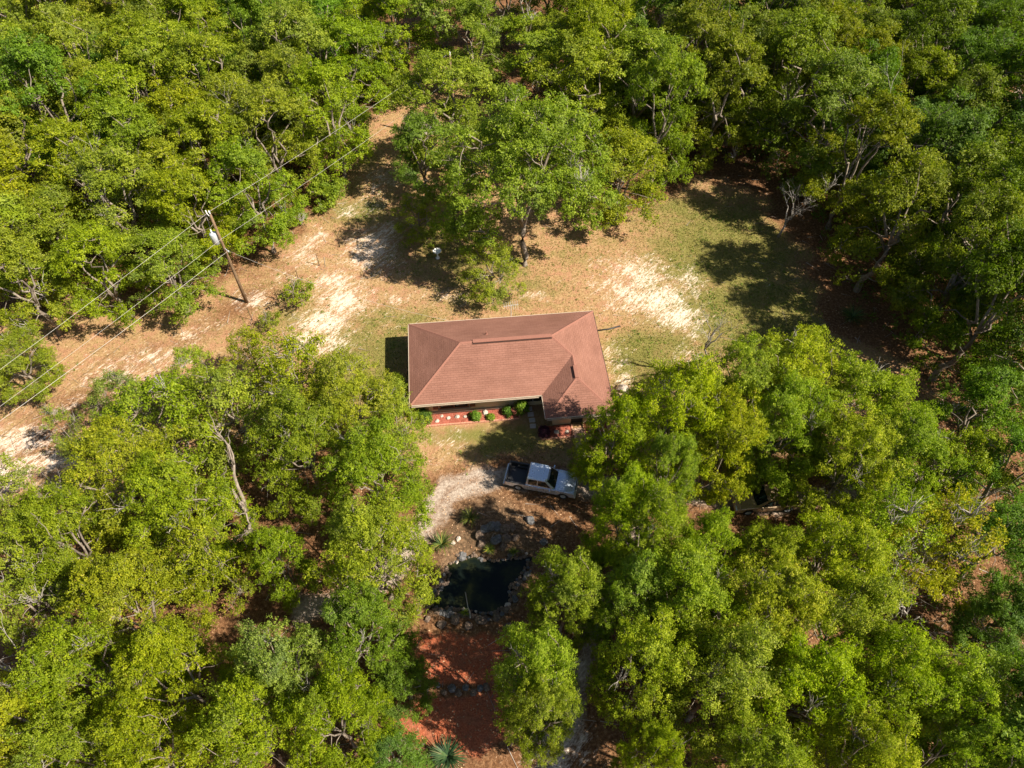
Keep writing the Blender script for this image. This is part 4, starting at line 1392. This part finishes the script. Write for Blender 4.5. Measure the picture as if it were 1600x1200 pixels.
# spiky plants round the pond
def spiky(px, py, r, label, seed, n=70, tone=(1, 1, 1), name="yucca", up=.7, w=.045):
    rg_ = np.random.RandomState(seed)
    p_ = at(px, py, .3)
    root = empty(name, (p_.x, p_.y, gz(p_.x, p_.y)))
    tag(root, label, "plant", "spiky plants round the pond")
    V, T = [], []
    for k in range(n):
        a_ = rg_.uniform(0, 6.283); el = rg_.uniform(.1, 1.0) * up
        L = r * rg_.uniform(.75, 1.1)
        d = np.array([math.cos(a_), math.sin(a_), 0]); s_ = np.array([-math.sin(a_), math.cos(a_), 0])
        prev = np.array([0, 0, .25]); t_ = rg_.rand()
        ang = el + .6
        for q in range(4):
            ang2 = ang - q * .28
            nx = prev + (d * math.cos(ang2) + np.array([0, 0, math.sin(ang2)])) * L / 4
            w0, w1 = w * (1 - q * .2), w * (1 - (q + 1) * .235)
            V.append([prev - s_ * w0, prev + s_ * w0, nx + s_ * w1, nx - s_ * w1]); T.append(t_)
            prev = nx
    o_ = link("fronds", fast_quads("fronds", np.array(V), np.array(T), M['frond']), root)
    o_.color = (*tone, 1)
    m_ = MB(); m_.lathe((0, 0, -.1), [(.13, 0), (.12, .25), (.07, .42)], 10); m_.build("stem", M['bark'], root)


spiky(691, 852, 1.15, "large dark yucca on the upper left bank of the pond", 1, 90)
spiky(735, 812, .95, "yucca with an orange spent flower head between driveway and pond", 2, 60, (1.3, 1.1, .8))
spiky(640, 966, 1.1, "bright yellowish grass clump at the pond's lower left", 3, 110, (2.2, 1.9, 1.0), "grass_clump", .8, .03)
spiky(700, 1183, 1.35, "bluish palmetto at the bottom edge below the red mulch", 4, 110, (.5, .7, 1.05), "palmetto", .6, .06)  # shade over this palmetto is put into its darker tint
spiky(1330, 498, 1.5, "dark palmetto in deep shade on the clearing's right side", 5, 90, (.9, 1.0, 1.2), "palmetto", .6, .06)
spiky(802, 985, .6, "small green tuft at the upper right corner of the red mulch", 6, 50, (1.2, 1.3, .8), "grass_clump", .8, .03)
spiky(765, 862, .6, "green tuft among rocks on the pond's upper bank", 7, 50, (1.6, 1.5, .8), "grass_clump", .9, .03)
spiky(803, 862, .55, "grassy tuft at the top right corner of the pond", 8, 45, (1.5, 1.4, .8), "grass_clump", .9, .03)
spiky(726, 957, .45, "small yellow green tuft on the rocks of the pond's near bank", 9, 40, (2.0, 1.8, .8), "grass_clump", .9, .03)
p = at(735, 806, .8)

# ---------------------------------------------------------------- pond
mb = MB(); n = len(POND)
cxp = sum(a for a, b in POND) / n; cyp = sum(b for a, b in POND) / n
big = [(cxp + (a - cxp) * 1.08, cyp + (b - cyp) * 1.08) for a, b in POND]
mb.add([(a, b, -.16) for a, b in big], [tuple(range(n))])
tag(mb.build("pond_water", M['water']), kind='structure')
per = []
for k in range(n):
    a, b = Vector(POND[k]), Vector(POND[(k + 1) % n])
    per.append(((b - a).length, a, b))
tot = sum(q[0] for q in per)
N1 = 96
for ring, (off, smin, smax, cntr) in enumerate(((.10, .09, .19, N1), (.40, .10, .24, 60))):
    for k in range(cntr):
        s = (k + rr.uniform(-.3, .3)) / cntr * tot
        s %= tot
        for L, a, b in per:
            if s <= L: break
            s -= L
        d = (b - a).normalized(); nrm = Vector((d.y, -d.x))
        mid = a + d * s
        if poly_dist(np.array([mid.x + nrm.x * .1]), np.array([mid.y + nrm.y * .1]), POND)[0] > 0: nrm = -nrm
        q = mid + nrm * (off + rr.uniform(-.1, .12))
        south = q.y < cyp - 1.6
        if ring == 1 and q.y > cyp + 1.2 and rr.random() < .5: continue
        sz = rr.uniform(smin, smax) * (1.35 if south and ring else 1)
        kind = 'rock' if rr.random() < .72 else ('rock_grey' if rr.random() < .9 else 'rock_pale')
        rock(q.x, q.y, max(gz(q.x, q.y), -.18), sz, kind, "pond_rock",
             "rough brown rock in the ring round the dark pond" if kind == 'rock' else ("grey rock in the ring round the dark pond" if kind == 'rock_grey' else "pale rock in the ring round the dark pond"),
             "rocks round the pond")
# waterfall rocks above the pond
for px, py, s, kind, lab in ((757, 829, .45, 'rock_grey', "tall dark rock at the top of the waterfall pile"), (767, 828, .55, 'rock_grey', "upright grey slab beside the top rock of the pile"),
                             (778, 826, .5, 'rock_grey', "dark slab in the middle of the waterfall pile"), (789, 830, .5, 'rock', "brown slab at the right of the waterfall pile"),
                             (800, 828, .42, 'rock', "flat pale brown rock at the right end of the pile"), (750, 838, .5, 'rock', "brown rock at the left shoulder of the waterfall pile"),
                             (752, 850, .42, 'rock', "brown rock low on the left of the waterfall pile"), (775, 846, .5, 'rock_grey', "dark rock in the waterfall channel"),
                             (790, 845, .5, 'rock', "large brown rock right of the waterfall channel"), (805, 842, .4, 'rock', "brown rock at the lower right of the pile"),
                             (778, 871, .42, 'rock', "rounded brown rock jutting into the pond's top edge"), (786, 855, .35, 'rock', "brown rock just above the pond's jutting rock"),
                             (722, 864, .42, 'rock_grey', "bluish grey rock at the pond's upper left corner"), (712, 872, .3, 'rock_pale', "pale rock beside the bluish grey one"),
                             (828, 812, .45, 'rock_grey', "lone dark rock up the slope right of the pile"), (850, 845, .35, 'rock_grey', "grey rock on the brown slope right of the pile"),
                             (708, 846, .25, 'rock_pale', "small pale rock right of the large dark yucca"), (716, 840, .22, 'rock_pale', "small whitish rock above the bluish grey one")):
    q = at(px, py, .4)
    rock(q.x, q.y, gz(q.x, q.y) - .02, s * .78, kind, "waterfall_rock", lab, "rocks of the waterfall pile", .85)
for k, (px, py, s) in enumerate(((684, 1070, .3), (694, 1075, .35), (706, 1072, .42), (717, 1078, .36), (728, 1074, .38), (740, 1079, .34), (750, 1075, .4), (760, 1078, .3))):
    q = at(px, py)
    rock(q.x, q.y + rr.uniform(-.25, .25), gz(q.x, q.y), s * rr.uniform(.55, .85), ('rock_grey', 'rock')[k % 2], "border_rock", ["leftmost rock of the row crossing the red mulch", "second rock from the left in the mulch row", "largest left rock of the row in the mulch",
         "fourth rock from the left in the mulch row", "fifth rock from the left in the mulch row", "sixth rock from the left in the mulch row", "large rock second from the right in the mulch row", "rightmost rock of the row crossing the red mulch"][k],
         "rock row between the red mulch areas")
for k, (px, py, s) in enumerate(((668, 968, .36), (690, 977, .42), (711, 969, .52), (731, 979, .36), (752, 970, .5), (775, 964, .42), (654, 957, .3), (793, 978, .3))):
    q = at(px, py)
    rock(q.x, q.y, gz(q.x, q.y), s * .8, 'rock', "border_rock", ["brown boulder at the left of the pond's near bank", "second brown boulder along the near bank", "large brown boulder left of centre on the near bank",
         "brown boulder in the middle of the near bank", "large brown boulder right of centre on the near bank", "brown boulder at the right of the near bank", "outermost boulder by the yellowish grass clump", "outermost boulder by the mulch corner tuft"][k],
         "boulders between pond and red mulch")
# hose in the pond
q1, q2, q3 = at(735, 966, .25), at(731, 948, .0), at(727, 925, -.14)
mb = MB(); mb.tube([q1, (q1 + q2) / 2 + Vector((.05, 0, .1)), q2, q3], .03, 6)
tag(mb.build("hose", M['wire'], smooth=True), "pale hose hanging over the rocks into the pond", "hose")
p = at(655, 1165)

# ---------------------------------------------------------------- utility pole and wires
PB = at(385.5, 472)
PH = 9.65
pole = empty("utility_pole", (PB.x, PB.y, gz(PB.x, PB.y)), 0)
tag(pole, "tall brown wooden utility pole with a grey transformer beside the track", "utility pole", "utility poles")
mb = MB(); mb.tube([(0, 0, -.3), (0, 0, 3), (0, 0, 6), (0, 0, PH)], [.15, .135, .115, .095], 14); mb.build("pole", M['pole'], pole, True)
far = at(662, 120, 9.3)
wd = Vector((far.x - PB.x, far.y - PB.y, 0)).normalized()
sd2 = Vector((-wd.y, wd.x, 0))
if sd2.x > 0: sd2 = -sd2          # away from the camera's right: the transformer hangs on the wood side
mb = MB()
c = Vector((-.45, .02, 0))
tz = 6.75
mb.lathe((c.x, c.y, tz), [(.24, 0), (.29, .03), (.29, .98), (.25, 1.05), (.08, 1.09)], 18)
tr_ = mb.build("transformer", M['metal'], pole, True)
mb = MB(); mb.lathe((c.x * 1.1, c.y * 1.1, tz + 1.07), [(.05, 0), (.07, .08), (.04, .14), (.07, .2), (.04, .27), (.05, .33)], 10); mb.build("bushing", M['white'], tr_)
mb = MB(); mb.box((c.x * .45, c.y * .45, tz + .25), (.12, .3, .06), math.atan2(sd2.y, sd2.x)); mb.box((c.x * .45, c.y * .45, tz + .7), (.12, .3, .06), math.atan2(sd2.y, sd2.x)); mb.build("bracket", M['metal'], pole)
mb = MB(); mb.lathe((0, 0, PH - .02), [(.035, 0), (.035, .12), (.07, .16), (.045, .24), (.07, .30), (.03, .42)], 10); mb.build("insulator", M['white'], pole, True)
mb = MB(); mb.tube([(sd2.x * .1, sd2.y * .1, PH - .4), (sd2.x * .45, sd2.y * .45, PH - .1)], .03, 6); mb.lathe((sd2.x * .47, sd2.y * .47, PH - .15), [(.04, 0), (.055, .25), (.04, .34)], 10); mb.build("cutout_fuse", M['white'], pole)
mb = MB(); mb.tube([(sd2.x * .47, sd2.y * .47, PH + .15), (sd2.x * .7, sd2.y * .7, PH - .6), (c.x * 1.1, c.y * 1.1, tz + 1.28)], .014, 5); mb.build("jumper", M['wire'], pole)
mb = MB(); mb.tube([(0, 0, 6.3), (-sd2.x * .45, -sd2.y * .45, 6.15)], .025, 6); mb.lathe((-sd2.x * .47, -sd2.y * .47, 6.08), [(.05, 0), (.06, .12), (.03, .16)], 8); mb.build("service_bracket", M['metal'], pole)
pz = gz(PB.x, PB.y)
FARD = (Vector((far.x, far.y, 0)) - Vector((PB.x, PB.y, 0))).length + 4
far_p = Vector((PB.x, PB.y, 0)) + wd * FARD
nearp = at(-120, 664, PH)
nd = Vector((nearp.x - PB.x, nearp.y - PB.y, 0)).normalized()
near_p = Vector((PB.x, PB.y, 0)) + nd * 38
po = empty("utility_pole", (far_p.x, far_p.y, 0)); tag(po, "farther utility pole where the wires vanish among the trees", "utility pole", "utility poles")
mb = MB(); mb.tube([(0, 0, -.3), (0, 0, 5), (0, 0, PH)], [.165, .14, .105], 12); mb.build("pole", M['pole'], po, True)
mb = MB(); mb.lathe((0, 0, PH - .02), [(.035, 0), (.07, .16), (.045, .24), (.07, .30), (.03, .42)], 10); mb.build("insulator", M['white'], po)


def wire(pts, sag, r, label, name="power_line", grp="wires on the utility pole"):
    m_ = MB()
    out = []
    for (a, b), sg in zip(zip(pts[:-1], pts[1:]), sag):
        a, b = Vector(a), Vector(b)
        for k in range(17):
            t = k / 16
            if out and k == 0: continue
            q_ = a.lerp(b, t); q_.z -= sg * 4 * t * (1 - t)
            out.append(q_)
    m_.tube(out, r, 6)
    tag(m_.build(name, M['wire'], smooth=True), label, "wire", grp)


top = Vector((PB.x, PB.y, pz + PH + .3))
wire([near_p + Vector((0, 0, PH + .3)), top, far_p + Vector((0, 0, PH + .3))], (.35, .25), .0095, "upper power line running over the top of the pole")
b1 = Vector((PB.x, PB.y, pz + 7.3)) - sd2 * .16
wire([near_p + Vector((0, 0, 8.1)) - sd2 * .1, b1, far_p + Vector((0, 0, 7.4)) - sd2 * .1], (.35, .25), .0095, "middle power line passing the pole at the transformer")
b2 = Vector((PB.x, PB.y, pz + 6.2)) - sd2 * .45
wire([near_p + Vector((.3, 0, 7.8)), b2], (.45,), .013, "lowest wire running from the pole towards the lower left")
hp = hpt(3.2, HW + .05, 2.75)
wire([b2, hp], (.75,), .0095, "white service cable sagging from the pole to the back of the house")

# fence posts
for k, (px, py, lab) in enumerate(((531, 386, "thin fence post in the edge of the oak's shadow"), (499, 415, "thin fence post between the two sand patches"), (468, 441, "thin fence post beside the yellowish sapling"),
                                   (434, 468, "thin fence post right of the utility pole's base"), (394, 500, "thin fence post below the utility pole"), (560, 364, "thin fence post with a slanting brace in the shade"),
                                   (270, 492, "thin fence post at the tip of the pole's shadow"))):
    q = at(px, py)
    o = empty("fence_post", (q.x, q.y, gz(q.x, q.y)), rr.uniform(0, 6)); tag(o, lab, "fence post", "fence posts along the track")
    mb = MB(); mb.box((0, 0, .68), (.05, .012, 1.55)); mb.box((0, .02, .68), (.012, .04, 1.55)); mb.build("post", M['rustpost'], o)
    mb = MB(); mb.box((0, -.012, .12), (.16, .008, .12)); mb.build("anchor_plate", M['rustpost'], o)
    if k == 5:
        mb = MB(); mb.tube([(0, 0, 1.3), (1.0, .3, .02)], .03, 6); mb.build("brace", M['pole'], o)


# ---------------------------------------------------------------- vehicles
def wheel_at(root, x, y, r, w):
    s = 1 if y > 0 else -1
    wo = empty("wheel", (x, y, r)); wo.parent = root

    def ring(prof, name, mat):
        m_ = MB(); seg = 24; n0 = 0
        for rr_, yy in prof:
            for k in range(seg):
                a_ = 2 * math.pi * k / seg
                m_.v.append((rr_ * math.cos(a_), yy, rr_ * math.sin(a_)))
        for i in range(len(prof) - 1):
            for k in range(seg):
                k2 = (k + 1) % seg
                m_.f.append((i * seg + k, i * seg + k2, (i + 1) * seg + k2, (i + 1) * seg + k))
        m_.f.append(tuple((len(prof) - 1) * seg + k for k in range(seg)))
        return m_
    ring([(r * .6, -w / 2), (r * .94, -w / 2), (r, -w * .36), (r, w * .36), (r * .94, w / 2), (r * .62, w / 2), (r * .6, w * .3)], "tyre", M['rubber']).build("tyre", M['rubber'], wo, True)
    m_ = ring([(r * .61, s * w * .47), (r * .56, s * w * .47), (r * .54, s * w * .25), (r * .15, s * w * .25), (r * .13, s * w * .4)], "rim", M['metal'])
    for k in range(6):
        a_ = k * math.pi / 3
        m_.box((math.cos(a_) * r * .34, s * w * .36, math.sin(a_) * r * .34), (r * .44, .03, r * .13), 0, Matrix.Rotation(-a_, 3, 'Y'))
    m_.build("rim", M['metal'], wo)
    return wo


def arch_profile(pts_top, x0, x1, zb, wheels, r):
    """side outline with wheel cut-outs: bottom from x1 back to x0"""
    prof = list(pts_top)
    for wx in sorted(wheels, reverse=True):
        for k in range(9):
            a_ = math.pi * k / 8
            prof.append((wx + r * math.cos(a_), max(zb, .36 + r * math.sin(a_))))
    return prof


def build_truck():
    root = empty("pickup_truck", (2.0, 26.18, gz(2.0, 26.2)), R(-12.5))
    root.scale = (.87, .92, .95)
    tag(root, "silver pickup truck with dark empty bed on the sandy driveway", "pickup truck")
    hw = .96
    rw, fw = -1.62, 2.12
    prof = arch_profile([(-2.72, .55), (-2.74, 1.02), (1.4, 1.04), (1.5, 1.10), (2.65, 1.02), (2.98, .92), (3.04, .60), (3.02, .46)], 0, 0, .44, (rw, fw), .44)
    # keep the bed hollow: body made of lower sides + front
    m_ = MB(); m_.extrude_y(prof, -hw, -hw + .10); m_.extrude_y(prof, hw - .10, hw)
    m_.box((2.28, 0, .80), (1.42, 2 * hw - .2, .40))          # nose block
    m_.box((.27, 0, .72), (2.62, 2 * hw - .2, .56))           # cab floor block
    m_.box((-2.69, 0, .82), (.09, 2 * hw - .2, .42))          # tailgate inner
    m_.box((-1.1, 0, 1.0), (.06, 2 * hw - .2, .10))
    body = m_.build("body", M['silver'], root, bevel=.035)
    # hood
    vs = []
    for x, z, w in ((1.42, 1.13, .86), (1.85, 1.155, .86), (2.4, 1.10, .83), (2.85, 1.0, .78), (2.96, .93, .74)):
        for y in (-1, -.72, -.25, .25, .72, 1):
            vs.append((x, y * w, z - .05 * (abs(y) == 1) + .018 * (abs(y) < .8)))
    fs = [(i * 6 + j, i * 6 + j + 1, i * 6 + j + 7, i * 6 + j + 6) for i in range(4) for j in range(5)]
    m_ = MB(); m_.add(vs, fs); m_.build("hood", M['silver'], root, True)
    # cab greenhouse
    def loop(z, x0, x1, w): return [(x0, -w, z), (x1 - .22, -w, z), (x1, -w * .72, z), (x1 + .03, 0, z), (x1, w * .72, z), (x1 - .22, w, z), (x0, w, z)]
    L0, L1, L2 = loop(1.03, -1.02, 1.46, .90), loop(1.72, -.94, .74, .75), loop(1.79, -.86, .66, .68)
    m_ = MB(); n_ = 7
    m_.add(L0 + L1, [(i, (i + 1) % n_, n_ + (i + 1) % n_, n_ + i) for i in range(n_)])
    m_.build("pillars", M['silver'], root)
    m_ = MB()
    m_.add(L1 + L2, [(i, (i + 1) % n_, n_ + (i + 1) % n_, n_ + i) for i in range(n_)] + [tuple(range(n_, 2 * n_))])
    m_.build("cab_roof", M['silver'], root, bevel=.03)

    def pane(q, name, nrm_off=.012):
        a_, b_, c_, d_ = [Vector(v) for v in q]
        nn = (b_ - a_).cross(d_ - a_).normalized()
        ctr = (a_ + b_ + c_ + d_) / 4
        if nn.dot(ctr - Vector((0, 0, 1.2))) < 0: nn = -nn
        m2 = MB()
        v4 = [v + nn * nrm_off for v in (a_, b_, c_, d_)]
        v8 = [v - nn * .004 for v in (a_, b_, c_, d_)]
        m2.add(v4 + v8, [(0, 1, 2, 3), (7, 6, 5, 4), (0, 4, 5, 1), (1, 5, 6, 2), (2, 6, 7, 3), (3, 7, 4, 0)])
        return m2.build(name, M['glass'], root)

    lerp = lambda a, b, t: tuple(a[i] + (b[i] - a[i]) * t for i in range(3))
    def face_pt(y, t, front=True):
        b_ = (1.46 + .03 * (1 - abs(y)), y * .90 * .92, 1.03); u_ = (.74 + .03 * (1 - abs(y)), y * .75 * .92, 1.72)
        return lerp(b_, u_, t)
    m2 = MB(); vs = []
    for y in (-.95, -.7, -.35, 0, .35, .7, .95):
        for t in (.05, .95):
            xx = face_pt(y, t)
            dx = -.13 * max(0, (abs(y) - .70) / .25)
            vs.append((xx[0] + .03 + dx, xx[1], xx[2] + .015))
    m2.add(vs, [(i * 2, i * 2 + 2, i * 2 + 3, i * 2 + 1) for i in range(6)])
    m2.build("windshield", M['glass'], root, True)
    for s in (-1, 1):
        lo = lambda x: (x, s * .90, 1.03)
        hi = lambda x: (x, s * .75, 1.72)
        pane([lerp(lo(-.84), hi(-.80), .16), lerp(lo(-.10), hi(-.10), .16), lerp(lo(-.10), hi(-.10), .9), lerp(lo(-.84), hi(-.80), .9)], "side_window")
        pane([lerp(lo(-.03), hi(-.03), .16), lerp(lo(1.14), hi(.52), .16), lerp(lo(1.14), hi(.48), .9), lerp(lo(-.03), hi(-.03), .9)], "side_window")
        m2 = MB(); m2.box((.52, s * (hw + .003), .76), (1.14, .012, .5)); dr_ = m2.build("door", M['silver'], root, bevel=.005)
        m2 = MB(); m2.box((.05, s * (hw + .025), .92), (.16, .03, .04)); m2.build("handle", M['metal'], dr_)
        m2 = MB(); m2.box((1.0, s * (hw + .13), 1.12), (.12, .24, .17)); m2.build("mirror", M['silver'], root, bevel=.03)
        m2 = MB(); m2.box((2.96, s * .72, .80), (.14, .36, .2)); m2.build("headlight", M['lamp_clear'], root, bevel=.03)
        m2 = MB(); m2.box((-2.73, s * .87, .82), (.06, .14, .34)); m2.build("taillight", M['lamp_red'], root, bevel=.01)
    pane([(-1.0, -.72, 1.18), (-1.0, .72, 1.18), (-.94, .62, 1.64), (-.94, -.62, 1.64)], "rear_window")
    # bed liner
    m2 = MB()
    m2.box((-1.87, 0, .56), (1.56, 1.70, .04))
    m2.box((-1.87, -.845, .80), (1.56, .03, .5)); m2.box((-1.87, .845, .80), (1.56, .03, .5))
    m2.box((-1.12, 0, .82), (.04, 1.70, .50)); m2.box((-2.62, 0, .82), (.04, 1.70, .50))
    for s in (-1, 1):
        m2.box((-1.87, s * .90, 1.055), (1.66, .13, .03))
        m2.box((rw, s * .76, .66), (.9, .16, .22))
    m2.box((-2.69, 0, 1.05), (.1, 1.78, .03)); m2.box((-1.09, 0, 1.06), (.08, 1.78, .03))
    m2.build("bed_liner", M['black'], root, bevel=.012)
    m2 = MB(); m2.box((-2.74, 0, .80), (.06, 1.5, .46)); m2.build("tailgate", M['silver'], root, bevel=.02)
    m2 = MB(); m2.box((-2.84, 0, .50), (.16, 1.86, .17)); m2.build("bumper", M['metal'], root, bevel=.03)
    m2 = MB(); m2.box((3.04, 0, .50), (.18, 1.86, .22)); m2.build("bumper", M['metal'], root, bevel=.04)
    m2 = MB(); m2.box((3.0, 0, .78), (.05, .98, .2)); m2.build("grille", M['black'], root)
    for x in (rw, fw):
        for y in (-.83, .83): wheel_at(root, x, y, .37, .24)


build_truck()


def build_car():
    p_ = at(1198, 776, .9)
    root = empty("parked_car", (p_.x, p_.y, gz(p_.x, p_.y)), math.pi + R(4))
    tag(root, "tan estate car half hidden beneath the oaks at the end of the driveway", "car")
    hw = .88
    prof = arch_profile([(-2.30, .45), (-2.33, .75), (-2.2, .95), (.95, .95), (2.0, .84), (2.28, .70), (2.32, .45), (2.3, .36)], 0, 0, .34, (-1.42, 1.40), .38)
    m_ = MB(); m_.extrude_y(prof, -hw, hw); m_.build("body", M['tan'], root, bevel=.05)
    L0 = [(-2.18, -.84, .94), (.92, -.84, .94), (1.02, 0, .94), (.92, .84, .94), (-2.18, .84, .94)]
    L1 = [(-1.92, -.66, 1.52), (.12, -.66, 1.52), (.16, 0, 1.54), (.12, .66, 1.52), (-1.92, .66, 1.52)]
    m_ = MB(); m_.add(L0 + L1, [(i, (i + 1) % 5, 5 + (i + 1) % 5, 5 + i) for i in range(5)]); m_.build("pillars", M['tan'], root)
    m_ = MB(); m_.add(L1 + [(-1.84, -.6, 1.57), (.04, -.6, 1.57), (.08, 0, 1.585), (.04, .6, 1.57), (-1.84, .6, 1.57)], [(i, (i + 1) % 5, 5 + (i + 1) % 5, 5 + i) for i in range(5)] + [(5, 6, 7, 8, 9)])
    m_.build("car_roof", M['tan'], root, bevel=.02)
    lerp = lambda a, b, t: tuple(a[i] + (b[i] - a[i]) * t for i in range(3))
    for s in (-1, 1):
        for x0, x1, y0, y1 in ((-2.05, -1.25, -1.86, -1.25), (-1.18, -.32, -1.18, -.32), (-.25, .72, -.25, .06)):
            q = [lerp((x0, s * .855, .94), (y0, s * .675, 1.52), .1), lerp((x1, s * .855, .94), (y1, s * .675, 1.52), .1),
                 lerp((x1, s * .855, .94), (y1, s * .675, 1.52), .9), lerp((x0, s * .855, .94), (y0, s * .675, 1.52), .9)]
            m_ = MB(); m_.add(q, [(0, 1, 2, 3)]); m_.build("side_window", M['glass'], root)
        m_ = MB(); m_.box((.62, s * .98, .98), (.12, .2, .12)); m_.build("mirror", M['tan'], root, bevel=.03)
        m_ = MB(); m_.box((2.26, s * .62, .66), (.14, .36, .14)); m_.build("headlight", M['lamp_clear'], root, bevel=.02)
        m_ = MB(); m_.box((-2.29, s * .72, .75), (.1, .22, .2)); m_.build("taillight", M['lamp_red'], root, bevel=.02)
        m_ = MB()
        for x in (-1.6, 0): pass
        m_.tube([(-1.75, s * .56, 1.6), (-.1, s * .56, 1.62)], .02, 6); m_.build("roof_rail", M['black'], root)
    vs = []
    for y in (-.9, -.45, 0, .45, .9):
        for t in (.08, .92):
            a_ = (.94 + .08 * (1 - abs(y)), y * .82, .94); b_ = (.13 + .03 * (1 - abs(y)), y * .66, 1.53)
            q = lerp(a_, b_, t); vs.append((q[0] + .02, q[1], q[2] + .015))
    m_ = MB(); m_.add(vs, [(i * 2, i * 2 + 2, i * 2 + 3, i * 2 + 1) for i in range(4)]); m_.build("windshield", M['glass'], root)
    m_ = MB(); m_.box((2.28, 0, .5), (.16, 1.7, .2)); m_.build("bumper", M['tan'], root, bevel=.04)
    for x in (-1.42, 1.40):
        for y in (-.78, .78): wheel_at(root, x, y, .33, .21)


build_car()
